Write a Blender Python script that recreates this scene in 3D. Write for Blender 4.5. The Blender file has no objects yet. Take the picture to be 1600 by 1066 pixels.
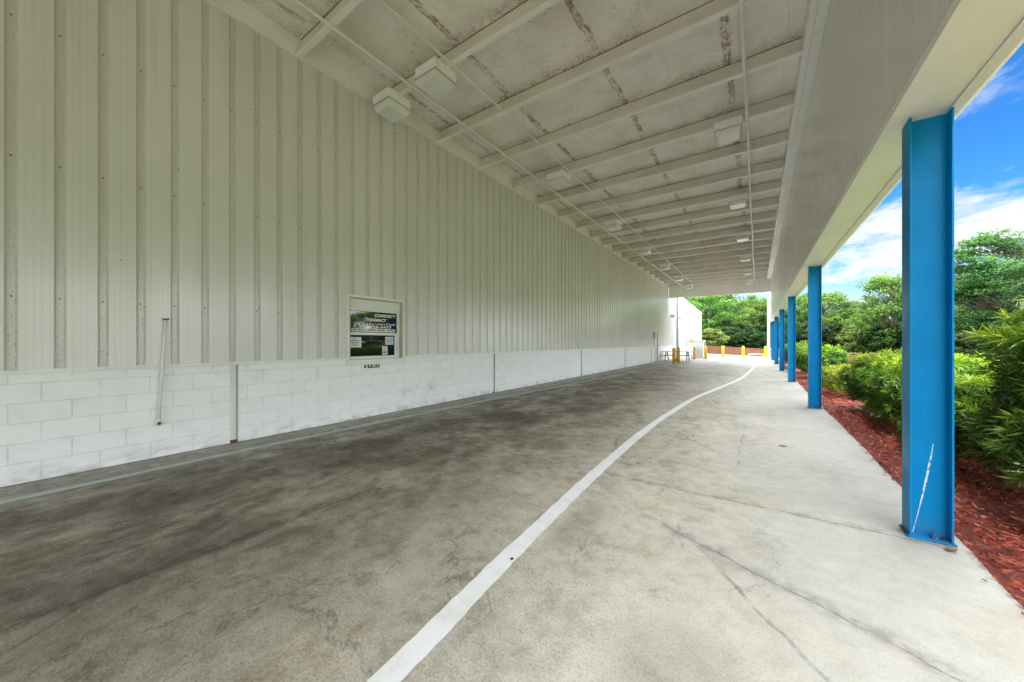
import bpy, math, random
import numpy as np
from mathutils import Vector, Matrix
PI = math.pi
R = math.radians
random.seed(7)
rng = np.random.default_rng(11)
scene = bpy.context.scene
COL = scene.collection

# ------------------------------------------------------------------ camera
F_PX, CAM_H, VPX = 555.0, 1.436, 1183.0
TH = math.atan((VPX - 800.0) / F_PX)
CT, ST = math.cos(TH), math.sin(TH)
cam_d = bpy.data.cameras.new('camera')
cam = bpy.data.objects.new('camera', cam_d)
COL.objects.link(cam)
cam.location = (0, 0, CAM_H)
cam.rotation_euler = (PI / 2, 0, TH)
cam_d.sensor_width = 36.0
cam_d.lens = 36.0 * F_PX / 1600.0
cam_d.clip_start = 0.05
cam_d.clip_end = 3000
cam_d.shift_y = 0.0012
scene.camera = cam


def spot(px, d):
    """ground position seen at photo column px at optical depth d"""
    cx = (px - 800.0) * d / F_PX
    return (cx * CT - d * ST, cx * ST + d * CT)


# ------------------------------------------------------------------ object helpers
def setp(o, label=None, cat=None, group=None, kind=None):
    if label: o['label'] = label
    if cat: o['category'] = cat
    if group: o['group'] = group
    if kind: o['kind'] = kind
    return o


def thing(name, label, cat, loc=(0, 0, 0), rz=0.0, group=None):
    o = bpy.data.objects.new(name, None)
    o.empty_display_size = 0.2
    COL.objects.link(o)
    o.location = loc
    o.rotation_euler = (0, 0, rz)
    return setp(o, label, cat, group)


class MB:
    """collects boxes, tubes, lathes into ONE mesh"""
    def __init__(s):
        s.v = []; s.f = []

    def add(s, vs, fs):
        b = len(s.v)
        s.v += [tuple(v) for v in vs]
        s.f += [tuple(b + i for i in f) for f in fs]
        return s

    def box(s, x0, x1, y0, y1, z0, z1):
        vs = [(x0, y0, z0), (x1, y0, z0), (x1, y1, z0), (x0, y1, z0), (x0, y0, z1), (x1, y0, z1), (x1, y1, z1), (x0, y1, z1)]
        return s.add(vs, [(3, 2, 1, 0), (4, 5, 6, 7), (0, 1, 5, 4), (1, 2, 6, 5), (2, 3, 7, 6), (3, 0, 4, 7)])

    def tube(s, pts, r, n=8, cap=True):
        pts = [Vector(p) for p in pts]
        rs = r if isinstance(r, (list, tuple)) else [r] * len(pts)
        vs = []; fs = []
        up = Vector((0, 0, 1))
        for i, p in enumerate(pts):
            t = (pts[min(i + 1, len(pts) - 1)] - pts[max(i - 1, 0)]).normalized()
            a = t.cross(up)
            if a.length < 1e-3: a = t.cross(Vector((1, 0, 0)))
            a.normalize(); b = a.cross(t).normalized()
            for k in range(n):
                w = 2 * PI * k / n
                vs.append(p + (a * math.cos(w) + b * math.sin(w)) * rs[i])
        for i in range(len(pts) - 1):
            for k in range(n):
                k2 = (k + 1) % n
                fs.append((i * n + k, i * n + k2, (i + 1) * n + k2, (i + 1) * n + k))
        if cap:
            fs.append(tuple(range(n - 1, -1, -1)))
            fs.append(tuple(range((len(pts) - 1) * n, len(pts) * n)))
        return s.add(vs, fs)

    def lathe(s, prof, c=(0, 0, 0), n=20):
        vs = []; fs = []
        for (r, z) in prof:
            for k in range(n):
                w = 2 * PI * k / n
                vs.append((c[0] + r * math.cos(w), c[1] + r * math.sin(w), c[2] + z))
        for i in range(len(prof) - 1):
            for k in range(n):
                k2 = (k + 1) % n
                fs.append((i * n + k, i * n + k2, (i + 1) * n + k2, (i + 1) * n + k))
        fs.append(tuple(range(n - 1, -1, -1)))
        fs.append(tuple(range((len(prof) - 1) * n, len(prof) * n)))
        return s.add(vs, fs)

    def build(s, name, m, parent=None, smooth=False, bevel=0.0):
        me = bpy.data.meshes.new(name)
        me.from_pydata(s.v, [], s.f)
        me.update()
        if smooth:
            for p in me.polygons: p.use_smooth = True
        if m: me.materials.append(m)
        o = bpy.data.objects.new(name, me)
        COL.objects.link(o)
        if parent: o.parent = parent
        if bevel:
            b = o.modifiers.new('bevel', 'BEVEL'); b.width = bevel; b.segments = 2; b.limit_method = 'ANGLE'
        return o


def np_mesh(name, verts, quads, m, parent=None, tint=None, loc=None):
    me = bpy.data.meshes.new(name)
    nv, nf = len(verts), len(quads)
    me.vertices.add(nv); me.vertices.foreach_set('co', np.asarray(verts, dtype=np.float32).ravel())
    me.loops.add(nf * 4); me.loops.foreach_set('vertex_index', np.asarray(quads, dtype=np.int32).ravel())
    me.polygons.add(nf)
    me.polygons.foreach_set('loop_start', np.arange(0, nf * 4, 4, dtype=np.int32))
    if tint is not None:
        a = me.attributes.new('tint', 'FLOAT', 'FACE')
        a.data.foreach_set('value', np.asarray(tint, dtype=np.float32))
    me.update(calc_edges=True); me.validate()
    if m: me.materials.append(m)
    o = bpy.data.objects.new(name, me)
    COL.objects.link(o)
    if parent: o.parent = parent
    if loc: o.location = loc
    return o


def text_mesh(name, body, size, m, parent, loc, shear=0.0, width=None, bold=0.0, face='+X'):
    cu = bpy.data.curves.new('lettering_source', 'FONT')
    cu.body = body; cu.size = size; cu.shear = shear; cu.offset = bold
    cu.align_x = 'CENTER'; cu.align_y = 'CENTER'; cu.resolution_u = 3
    tmp = bpy.data.objects.new('lettering_source', cu)
    COL.objects.link(tmp)
    bpy.context.view_layer.update()
    dg = bpy.context.evaluated_depsgraph_get()
    me = bpy.data.meshes.new_from_object(tmp.evaluated_get(dg))
    w = tmp.dimensions.x
    bpy.data.objects.remove(tmp); bpy.data.curves.remove(cu)
    if width and w > 0:
        k = width / w
        for v in me.vertices: v.co.x *= k
    # text x -> +Y, text y -> +Z, normal -> +X
    me.transform(Matrix(((0, 0, 1, 0), (1, 0, 0, 0), (0, 1, 0, 0), (0, 0, 0, 1))))
    me.materials.clear(); me.materials.append(m)
    o = bpy.data.objects.new(name, me)
    COL.objects.link(o)
    if parent: o.parent = parent
    o.location = loc
    return o


def copy_thing(root):
    r = root.copy(); COL.objects.link(r)
    for ch in list(root.children):
        c = ch.copy(); COL.objects.link(c); c.parent = r
        for g in list(ch.children):
            d = g.copy(); COL.objects.link(d); d.parent = c
    return r


# ------------------------------------------------------------------ material helpers
class NT:
    def __init__(s, name):
        s.m = bpy.data.materials.new(name); s.m.use_nodes = True
        s.t = s.m.node_tree
        s.b = s.t.nodes['Principled BSDF']
        s.out = s.t.nodes['Material Output']

    def n(s, kind): return s.t.nodes.new(kind)

    def _in(s, sock, v):
        if isinstance(v, bpy.types.NodeSocket): s.t.links.new(v, sock)
        elif isinstance(v, (tuple, list)):
            sock.default_value = tuple(v) + (1.0,) if (len(v) == 3 and sock.type == 'RGBA') else v
        else: sock.default_value = v

    def obj(s): return s.n('ShaderNodeTexCoord').outputs['Object']

    def pos(s): return s.n('ShaderNodeNewGeometry').outputs['Position']

    def xyz(s, v=None):
        q = s.n('ShaderNodeSeparateXYZ'); s._in(q.inputs[0], v if v is not None else s.pos())
        return q.outputs[0], q.outputs[1], q.outputs[2]

    def comb(s, x, y, z):
        q = s.n('ShaderNodeCombineXYZ')
        for i, v in enumerate((x, y, z)): s._in(q.inputs[i], v)
        return q.outputs[0]

    def map(s, v, sc=(1, 1, 1), loc=(0, 0, 0)):
        q = s.n('ShaderNodeMapping'); s._in(q.inputs[0], v)
        q.inputs['Scale'].default_value = sc; q.inputs['Location'].default_value = loc
        return q.outputs[0]

    def noise(s, v, scale=1.0, detail=4.0, rough=0.55, dist=0.0, col=False):
        q = s.n('ShaderNodeTexNoise'); s._in(q.inputs['Vector'], v)
        q.inputs['Scale'].default_value = scale; q.inputs['Detail'].default_value = detail
        q.inputs['Roughness'].default_value = rough; q.inputs['Distortion'].default_value = dist
        return q.outputs['Color' if col else 'Fac']

    def voro(s, v, scale=1.0, feature='F1', rand=1.0):
        q = s.n('ShaderNodeTexVoronoi'); q.feature = feature; s._in(q.inputs['Vector'], v)
        q.inputs['Scale'].default_value = scale; q.inputs['Randomness'].default_value = rand
        return q.outputs['Distance']

    def m2(s, op, a, b=0.0, c=None, clamp=False):
        q = s.n('ShaderNodeMath'); q.operation = op; q.use_clamp = clamp
        s._in(q.inputs[0], a); s._in(q.inputs[1], b)
        if c is not None: s._in(q.inputs[2], c)
        return q.outputs[0]

    def rng(s, v, a, b, lo=0.0, hi=1.0, smooth=True):
        q = s.n('ShaderNodeMapRange'); q.interpolation_type = 'SMOOTHSTEP' if smooth else 'LINEAR'
        s._in(q.inputs['Value'], v)
        q.inputs['From Min'].default_value = a; q.inputs['From Max'].default_value = b
        q.inputs['To Min'].default_value = lo; q.inputs['To Max'].default_value = hi
        return q.outputs['Result']

    def mix(s, f, a, b, mode='MIX'):
        q = s.n('ShaderNodeMix'); q.data_type = 'RGBA'; q.blend_type = mode
        s._in(q.inputs[0], f); s._in(q.inputs[6], a); s._in(q.inputs[7], b)
        return q.outputs[2]

    def bump(s, h, strength=0.3, dist=0.01, normal=None):
        q = s.n('ShaderNodeBump'); s._in(q.inputs['Height'], h)
        q.inputs['Strength'].default_value = strength; q.inputs['Distance'].default_value = dist
        if normal is not None: s._in(q.inputs['Normal'], normal)
        return q.outputs[0]

    def set(s, color=None, rough=None, metal=None, normal=None, spec=None):
        if color is not None: s._in(s.b.inputs['Base Color'], color)
        if rough is not None: s._in(s.b.inputs['Roughness'], rough)
        if metal is not None: s._in(s.b.inputs['Metallic'], metal)
        if normal is not None: s._in(s.b.inputs['Normal'], normal)
        if spec is not None: s._in(s.b.inputs['Specular IOR Level'], spec)
        return s.m

    def line(s, coord, at, halfw, soft=0.6):
        """1 near coord==at"""
        d = s.m2('ABSOLUTE', s.m2('SUBTRACT', coord, at))
        return s.rng(d, halfw * soft, halfw, 1.0, 0.0)


MAT = {}


def paint(name, col, rough=0.45, dirt=0.12, scale=3.0, spec=0.5):
    q = NT(name); p = q.pos()
    n1 = q.noise(p, scale, 5, 0.6); n2 = q.noise(p, scale * 14, 3, 0.6)
    dk = tuple(c * (1 - dirt * 2.2) for c in col)
    c = q.mix(q.rng(n1, 0.35, 0.8), col, dk)
    c = q.mix(q.rng(n2, 0.66, 0.76, 0, 0.35), c, tuple(x * 0.45 for x in col))
    q.set(c, q.rng(n1, 0.3, 0.7, rough - 0.06, rough + 0.1), normal=q.bump(n2, 0.05, 0.003), spec=spec)
    MAT[name] = q.m
    return q.m


paint('trim_paint', (0.84, 0.835, 0.82), 0.42, 0.05, 1.2)
paint('shaded_beam_paint', (0.76, 0.725, 0.64), 0.5, 0.09, 1.5)  # darker copy for the beam webs, their shade put into the colour
paint('lit_panel_paint', (0.88, 0.865, 0.83), 0.4, 0.04, 1.2)  # paler copy, bounce light put into the colour
paint('fixture_white', (0.90, 0.90, 0.89), 0.35, 0.02, 1.2)
paint('rim_grey', (0.40, 0.39, 0.36), 0.5, 0.05, 2)
paint('white_paint', (0.80, 0.80, 0.78), 0.4, 0.05)
paint('bright_wall', (0.86, 0.87, 0.88), 0.5, 0.03)
paint('grey_metal', (0.42, 0.43, 0.44), 0.45, 0.08)
paint('cabinet_grey', (0.52, 0.54, 0.56), 0.45, 0.05)
paint('dark_grey', (0.10, 0.10, 0.11), 0.5, 0.1)
paint('yellow_paint', (0.80, 0.47, 0.012), 0.45, 0.07, 6)
paint('pale_yellow', (0.86, 0.76, 0.50), 0.5, 0.05)
paint('black', (0.012, 0.012, 0.013), 0.45, 0.05)
paint('paper', (0.70, 0.78, 0.78), 0.7, 0.03)
paint('white_letter', (0.80, 0.80, 0.76), 0.6, 0.02)
paint('dark_letter', (0.03, 0.03, 0.03), 0.6, 0.02)
paint('red_print', (0.55, 0.10, 0.10), 0.6, 0.02)
paint('blue_print', (0.25, 0.42, 0.46), 0.6, 0.1)
paint('vinyl', (0.80, 0.81, 0.80), 0.35, 0.04)
paint('jamb', (0.50, 0.46, 0.37), 0.5, 0.1)
paint('table_grey', (0.42, 0.42, 0.42), 0.6, 0.1)
paint('wing_grey', (0.20, 0.20, 0.21), 0.5, 0.08)
paint('stone', (0.6, 0.6, 0.58), 0.8, 0.1)
paint('leaf_red', (0.38, 0.07, 0.025), 0.7, 0.2, 60)
paint('leaf_brown', (0.22, 0.10, 0.04), 0.7, 0.2, 60)
paint('rust', (0.14, 0.075, 0.045), 0.85, 0.2, 20)
paint('moss', (0.30, 0.31, 0.24), 0.95, 0.2, 8)

# --- ribbed siding (pan to pan 0.305 m, dirt lies in the grooves)
RIB0, RIBP = 0.079, 0.305


def siding_material(name, col, groove=True, rough=0.30):
    q = NT(name); p = q.pos(); x, y, z = q.xyz(p)
    t = q.m2('FRACT', q.m2('ADD', q.m2('DIVIDE', q.m2('SUBTRACT', y, RIB0), RIBP), 100.5))
    g = q.line(t, 0.5, 0.15, 0.75)
    big = q.noise(q.map(p, (1, 0.5, 0.35)), 1.4, 5, 0.6)
    streak = q.noise(q.map(p, (1, 9, 0.25)), 1.0, 4, 0.6)
    spots = q.noise(q.map(p, (1, 1, 0.55)), 42, 5, 0.8)
    c = q.mix(q.rng(big, 0.35, 0.75, 0, 0.5), col, tuple(a * b for a, b in zip(col, (0.87, 0.86, 0.80))))
    c = q.mix(q.rng(streak, 0.52, 0.75, 0, 0.22), c, tuple(a * b for a, b in zip(col, (0.62, 0.58, 0.46))))
    # panel-to-panel tone
    pan = q.n('ShaderNodeTexWhiteNoise'); pan.noise_dimensions = '1D'
    q._in(pan.inputs['W'], q.m2('FLOOR', q.m2('DIVIDE', q.m2('SUBTRACT', y, RIB0), RIBP * 3)))
    c = q.mix(q.m2('MULTIPLY', pan.outputs['Value'], 0.16), c, tuple(a * 0.70 for a in col))
    if groove:
        low = q.m2('MULTIPLY', q.rng(z, 3.4, 1.2, 0.12, 1.0), q.rng(y, 5.0, 1.0, 0.35, 1.0))
        dirt = q.m2('MULTIPLY', q.rng(spots, 0.53, 0.64), q.m2('MULTIPLY', g, low))
        c = q.mix(q.m2('MULTIPLY', g, q.m2('ADD', 0.15, q.m2('MULTIPLY', low, 0.08))), c, (0.38, 0.35, 0.28))
        c = q.mix(q.m2('MULTIPLY', dirt, 0.55), c, (0.18, 0.145, 0.10))
    rare = q.noise(p, 11, 2, 0.5)
    c = q.mix(q.rng(rare, 0.755, 0.78, 0, 0.6), c, (0.22, 0.18, 0.12))
    # screw heads on the girt lines
    zz = q.m2('FRACT', q.m2('ADD', q.m2('DIVIDE', z, 1.42), 0.16))
    sc = q.m2('MULTIPLY', q.line(t, 0.5, 0.035), q.line(zz, 0.5, 0.010))
    c = q.mix(q.m2('MULTIPLY', sc, 0.75 if groove else 0.0), c, (0.16, 0.13, 0.10))
    mic = q.m2('SINE', q.m2('MULTIPLY', y, 2 * PI / (RIBP / 6.0)))
    mic = q.rng(mic, 0.75, 0.98)
    c = q.mix(q.m2('MULTIPLY', mic, 0.14), c, tuple(a * 0.55 for a in col))
    h = q.m2('ADD', q.m2('MULTIPLY', mic, -0.9), q.m2('MULTIPLY', q.noise(q.map(p, (1, 1.4, 0.6)), 3.5, 3, 0.5), 0.9))
    q.set(c, q.rng(big, 0.3, 0.7, rough, rough + 0.12), normal=q.bump(h, 0.16, 0.004), spec=0.5)
    MAT[name] = q.m
    return q.m


siding_material('siding', (0.735, 0.735, 0.735), rough=0.15)
siding_material('fascia_panel', (0.79, 0.79, 0.77), groove=False, rough=0.15)


# --- painted concrete block
def block_material():
    q = NT('painted_block'); p = q.pos(); x, y, z = q.xyz(p)
    wob = q.noise(p, 2.2, 2, 0.5)
    v = q.comb(q.m2('ADD', y, 0.406 * 50 - 0.262 + 0.203), q.m2('ADD', z, 0.0), 0.0)
    br = q.n('ShaderNodeTexBrick'); q._in(br.inputs['Vector'], v)
    br.offset = 0.5; br.offset_frequency = 2
    br.inputs['Scale'].default_value = 1.0; br.inputs['Brick Width'].default_value = 0.406
    br.inputs['Row Height'].default_value = 0.2032; br.inputs['Mortar Size'].default_value = 0.0055
    br.inputs['Mortar Smooth'].default_value = 0.35; br.inputs['Bias'].default_value = 0.0
    br.inputs['Color1'].default_value = (0, 0, 0, 1); br.inputs['Color2'].default_value = (1, 1, 1, 1)
    br.inputs['Mortar'].default_value = (0.5, 0.5, 0.5, 1)
    mor = br.outputs['Fac']; tone = q.m2('MULTIPLY', br.outputs['Color'], 1.0)
    grain = q.noise(p, 70, 4, 0.65); mid = q.noise(p, 5, 4, 0.6)
    col = (0.85, 0.875, 0.885)
    c = q.mix(q.m2('MULTIPLY', tone, 0.10), col, (0.62, 0.65, 0.67))
    c = q.mix(q.rng(mid, 0.45, 0.8, 0, 0.25), c, (0.60, 0.62, 0.60))
    c = q.mix(q.m2('MULTIPLY', mor, q.rng(mid, 0.3, 0.7, 0.15, 0.48)), c, (0.42, 0.42, 0.41))
    pit = q.rng(q.noise(p, 26, 3, 0.6), 0.70, 0.78)
    c = q.mix(q.m2('MULTIPLY', pit, 0.4), c, (0.3, 0.3, 0.28))
    # grime along the bottom and scuffs
    low = q.m2('MULTIPLY', q.rng(z, 0.22, 0.0), q.rng(q.noise(q.map(p, (1, 1, 2.5)), 3.5, 5, 0.65), 0.40, 0.75))
    c = q.mix(q.m2('MULTIPLY', low, 0.65), c, (0.30, 0.28, 0.24))
    dy = q.m2('MULTIPLY', q.m2('SUBTRACT', y, 5.35), 1.1); dz = q.m2('MULTIPLY', q.m2('SUBTRACT', z, 0.36), 4.2)
    rr = q.m2('SQRT', q.m2('ADD', q.m2('MULTIPLY', dy, dy), q.m2('MULTIPLY', dz, dz)))
    sc = q.m2('MULTIPLY', q.rng(rr, 1.0, 0.2), q.rng(q.noise(q.map(p, (1, 2.2, 1.5)), 3.0, 6, 0.7), 0.46, 0.68))
    c = q.mix(q.m2('MULTIPLY', sc, 0.6), c, (0.42, 0.47, 0.50))
    h = q.m2('ADD', q.m2('MULTIPLY', mor, -1.0), q.m2('MULTIPLY', grain, 0.22))
    q.set(c, 0.55, normal=q.bump(h, 0.4, 0.006), spec=0.4)
    MAT['block'] = q.m


block_material()

BEAM0, BEAMP = 7.40, 1.525


# --- ceiling liner with dirty seams
def ceiling_material():
    q = NT('ceiling_liner'); p = q.pos(); x, y, z = q.xyz(p)
    n = q.noise(p, 1.6, 5, 0.6); f = q.noise(p, 27, 7, 0.78, 0.4); ff = q.noise(q.map(p, (1, 1, 1)), 46, 3, 0.6)
    wx = q.m2('ADD', x, q.m2('MULTIPLY', q.m2('SUBTRACT', q.noise(p, 1.1, 3, 0.6), 0.5), 0.22))
    fb = q.noise(p, 7.5, 6, 0.74, 0.6)
    col = (0.90, 0.88, 0.835)
    c = q.mix(q.rng(n, 0.32, 0.72, 0, 0.75), col, (0.72, 0.69, 0.625))
    c = q.mix(q.rng(fb, 0.50, 0.72, 0, 0.35), c, (0.62, 0.57, 0.48))
    seam = None; core = None; hair = None
    for sx, w in ((-0.42, 0.10), (-2.24, 0.085), (-4.07, 0.10), (-5.72, 0.05)):
        a = q.line(wx, sx, w, 0.1); b = q.line(wx, sx + 0.03, 0.016, 0.3); e = q.line(wx, sx - 0.045, 0.013, 0.3)
        seam = a if seam is None else q.m2('MAXIMUM', seam, a)
        be = q.m2('MAXIMUM', b, e)
        core = be if core is None else q.m2('MAXIMUM', core, be)
    for sx in (-1.33, -3.2, 0.4):
        hh = q.line(wx, sx, 0.008, 0.3)
        hair = hh if hair is None else q.m2('MAXIMUM', hair, hh)
    patch = q.rng(q.noise(p, 0.62, 4, 0.65), 0.33, 0.55)
    c = q.mix(q.m2('MULTIPLY', q.m2('MULTIPLY', seam, patch), q.rng(fb, 0.40, 0.58, 0.04, 0.85)), c, (0.33, 0.225, 0.135))
    c = q.mix(q.m2('MULTIPLY', core, q.m2('MULTIPLY', q.rng(f, 0.42, 0.56), q.m2('MULTIPLY', q.rng(patch, 0, 1, 0.25, 0.8), q.rng(fb, 0.36, 0.55, 0.15, 1.0)))), c, (0.10, 0.068, 0.045))
    c = q.mix(q.m2('MULTIPLY', hair, q.rng(f, 0.40, 0.6, 0.0, 0.35)), c, (0.14, 0.11, 0.08))
    # dirt gathered against the beams, with crevice shade painted in
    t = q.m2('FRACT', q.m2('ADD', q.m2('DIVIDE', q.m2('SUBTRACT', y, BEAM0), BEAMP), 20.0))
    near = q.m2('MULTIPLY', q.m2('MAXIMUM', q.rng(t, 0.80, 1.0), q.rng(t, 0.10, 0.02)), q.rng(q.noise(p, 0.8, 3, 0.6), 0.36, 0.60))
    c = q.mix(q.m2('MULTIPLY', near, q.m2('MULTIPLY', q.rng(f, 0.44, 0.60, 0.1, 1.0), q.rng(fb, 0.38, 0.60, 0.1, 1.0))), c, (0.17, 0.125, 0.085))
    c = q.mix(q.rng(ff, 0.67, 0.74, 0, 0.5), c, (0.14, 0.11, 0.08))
    seat = q.m2('MAXIMUM', q.rng(t, 0.030, 0.008), q.rng(t, 0.985, 0.996))  # crevice shade at the beam tops painted as a dark line
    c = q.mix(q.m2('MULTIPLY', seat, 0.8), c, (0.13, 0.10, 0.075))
    sp = q.m2('MULTIPLY', q.rng(q.voro(p, 15), 0.22, 0.12), q.rng(q.noise(p, 1.4, 2), 0.52, 0.66))
    c = q.mix(q.m2('MULTIPLY', sp, 0.65), c, (0.11, 0.085, 0.06))
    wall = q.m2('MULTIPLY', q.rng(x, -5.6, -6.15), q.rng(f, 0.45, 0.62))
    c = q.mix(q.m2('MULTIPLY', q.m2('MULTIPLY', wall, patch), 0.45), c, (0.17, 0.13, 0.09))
    h = q.m2('ADD', q.m2('MULTIPLY', q.noise(q.map(p, (0.8, 2.2, 1)), 1.7, 4, 0.55), 1.0), q.m2('MULTIPLY', core, -0.35))
    q.set(c, 0.55, normal=q.bump(h, 0.35, 0.03), spec=0.3)
    MAT['ceiling'] = q.m


ceiling_material()


# --- stained concrete
def concrete_material():
    q = NT('stained_concrete'); p = q.pos(); x, y, z = q.xyz(p)
    n1 = q.noise(q.map(p, (0.9, 0.62, 1)), 0.85, 8, 0.66, 0.5)
    n2 = q.noise(q.map(p, (1.0, 0.72, 1)), 1.9, 9, 0.72, 0.35)
    n3 = q.noise(p, 7.0, 6, 0.7)
    n4 = q.noise(p, 62.0, 6, 0.8)
    n5 = q.noise(p, 110.0, 2, 0.6)
    c = q.mix(q.rng(n1, 0.3, 0.7), (0.66, 0.625, 0.545), (0.53, 0.50, 0.43))
    c = q.mix(q.rng(q.noise(p, 1.15, 4, 0.6, 0.8), 0.50, 0.70, 0, 0.40), c, (0.60, 0.49, 0.36))
    # traffic lane, darkest 1.5-3 m off the wall
    lane = q.m2('MULTIPLY', q.rng(x, -0.9, -3.9), q.rng(x, -6.0, -4.9, 0.55, 1.0))
    nearer = q.rng(y, 26, 9, 0.55, 1.0)
    st = q.m2('ADD', q.m2('MULTIPLY', n2, 0.75), q.m2('MULTIPLY', n1, 0.45))
    d = q.m2('MULTIPLY', q.m2('MULTIPLY', lane, nearer), q.rng(st, 0.46, 0.68, 0.34, 0.96))
    c = q.mix(q.m2('MULTIPLY', d, 0.93), c, (0.122, 0.103, 0.080))
    tan = q.m2('MULTIPLY', q.m2('MULTIPLY', lane, q.rng(q.noise(q.map(p, (1, 0.7, 1), (5, 2, 0)), 1.5, 6, 0.66, 0.4), 0.50, 0.66)), q.rng(x, -4.4, -2.4, 0.25, 0.75))
    c = q.mix(tan, c, (0.42, 0.355, 0.25))
    # brown-black oil and tannin stains
    oil = q.rng(q.noise(q.map(p, (1, 0.6, 1), (3.1, 7.7, 0)), 0.95, 5, 0.62, 0.5), 0.60, 0.72)
    c = q.mix(q.m2('MULTIPLY', q.m2('MULTIPLY', oil, q.rng(x, 0.4, -1.8, 0.10, 1.0)), 0.62), c, (0.075, 0.066, 0.058))
    # single stains: (x, y, rx, ry, strength)
    for (sx, sy, rx, ry, k) in ((-3.9, 5.6, 0.75, 0.8, 0.75), (-1.15, 2.6, 0.16, 0.5, 0.28), (-4.3, 2.6, 0.8, 0.9, 0.45), (-1.95, 1.25, 0.06, 0.075, 0.35),
                                (-4.6, 0.9, 0.6, 0.55, 0.5), (-2.4, 4.4, 0.35, 0.35, 0.5), (-3.1, 7.6, 0.6, 1.2, 0.45), (-0.3, 1.7, 0.35, 0.35, 0.22)):
        wob = q.m2('MULTIPLY', q.m2('SUBTRACT', n3, 0.5), 1.6)
        ax = q.m2('DIVIDE', q.m2('SUBTRACT', x, sx), rx); ay = q.m2('DIVIDE', q.m2('SUBTRACT', y, sy), ry)
        rr = q.m2('ADD', q.m2('SQRT', q.m2('ADD', q.m2('MULTIPLY', ax, ax), q.m2('MULTIPLY', ay, ay))), wob)
        c = q.mix(q.rng(rr, 1.05, 0.45, 0, k), c, (0.085, 0.072, 0.062))
    blot = q.noise(q.map(p, (1, 0.8, 1), (9, 4, 0)), 2.3, 9, 0.74, 0.5)
    edge = q.rng(q.m2('ABSOLUTE', q.m2('SUBTRACT', q.noise(q.map(p, (1, 0.7, 1), (4, 1, 0)), 1.25, 6, 0.62, 0.6), 0.52)), 0.012, 0.002)
    c = q.mix(q.m2('MULTIPLY', q.m2('MULTIPLY', edge, q.rng(n1, 0.46, 0.56)), q.rng(x, 0.8, -1.0, 0.10, 0.45)), c, (0.13, 0.11, 0.085))
    c = q.mix(q.m2('MULTIPLY', q.rng(blot, 0.50, 0.66), q.rng(x, 0.6, -1.5, 0.08, 0.62)), c, q.mix(1.0, c, (0.50, 0.46, 0.40), 'MULTIPLY'))
    c = q.mix(q.m2('MULTIPLY', q.rng(blot, 0.46, 0.34), q.rng(x, 0.6, -1.5, 0.12, 0.5)), c, q.mix(1.0, c, (1.30, 1.25, 1.16), 'MULTIPLY'))
    # mottling and grain
    c = q.mix(q.m2('MULTIPLY', q.rng(n3, 0.36, 0.78, 0, 0.75), q.rng(x, 0.6, -1.6, 0.35, 1.0)), c, q.mix(1.0, c, (0.52, 0.49, 0.44), 'MULTIPLY'))
    c = q.mix(q.m2('MULTIPLY', q.rng(n4, 0.40, 0.72, 0, 0.9), q.rng(x, 0.4, -1.8, 0.30, 1.0)), c, q.mix(1.0, c, (0.50, 0.48, 0.45), 'MULTIPLY'))
    c = q.mix(q.m2('MULTIPLY', q.rng(n5, 0.56, 0.68, 0, 0.75), q.rng(x, 0.6, -1.2, 0.45, 1.0)), c, q.mix(1.0, c, (0.38, 0.36, 0.34), 'MULTIPLY'))
    c = q.mix(q.m2('MULTIPLY', q.rng(q.noise(p, 34, 2, 0.4), 0.755, 0.775), q.rng(x, -1.0, -2.5, 0.0, 0.8)), c, (0.62, 0.62, 0.60))
    # pale worn bands across the lane (patched trench, tyre wiped)
    wy = q.m2('ADD', y, q.m2('MULTIPLY', x, 1.35))
    band = q.m2('MULTIPLY', q.line(wy, -0.95, 0.22, 0.2), q.m2('MULTIPLY', q.rng(x, -4.2, -2.9), q.rng(x, -1.0, -1.8)))
    c = q.mix(q.m2('MULTIPLY', band, q.rng(n3, 0.3, 0.7, 0.5, 0.15)), c, (0.44, 0.42, 0.37))
    # joints and cracks
    w1 = q.m2('MULTIPLY', q.m2('SUBTRACT', q.noise(p, 1.4, 4, 0.6), 0.5), 0.20)
    w2 = q.m2('MULTIPLY', q.m2('SUBTRACT', q.noise(p, 9.0, 3, 0.6), 0.5), 0.035)
    wj = q.m2('ADD', q.m2('MULTIPLY', w1, 0.35), w2)
    yj = q.m2('ADD', y, wj); xj = q.m2('ADD', x, wj)
    jm = None
    for jy in (3.78, 9.9, 16.0, 22.1, 28.2):
        a = q.line(yj, jy, 0.009, 0.2); jm = a if jm is None else q.m2('MAXIMUM', jm, a)
    a = q.m2('MULTIPLY', q.line(xj, -3.10, 0.018, 0.2), q.rng(y, 6.0, 1.5, 0.25, 1.0)); jm = q.m2('MAXIMUM', jm, a)
    halo = q.m2('MULTIPLY', q.line(yj, 3.80, 0.10, 0.05), q.rng(n3, 0.4, 0.65))
    c = q.mix(q.m2('MULTIPLY', halo, 0.35), c, (0.16, 0.13, 0.10))
    lh = q.m2('MULTIPLY', q.line(q.m2('ADD', x, q.m2('MULTIPLY', w1, 0.6)), -3.12, 0.10, 0.05), q.m2('MULTIPLY', q.rng(y, 3.0, 0.2), q.rng(n3, 0.34, 0.60)))
    c = q.mix(q.m2('MULTIPLY', lh, 0.75), c, (0.060, 0.052, 0.044))
    yc = q.m2('ADD', q.m2('ADD', y, q.m2('MULTIPLY', x, 0.50)), q.m2('MULTIPLY', w1, 1.1))
    cr = q.m2('MULTIPLY', q.line(q.m2('ADD', yc, w2), 2.68, 0.008, 0.2), q.rng(x, -1.3, 0.0))
    crh = q.m2('MULTIPLY', q.line(q.m2('ADD', yc, w2), 2.70, 0.13, 0.02), q.rng(x, -1.2, -0.3))
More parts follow.
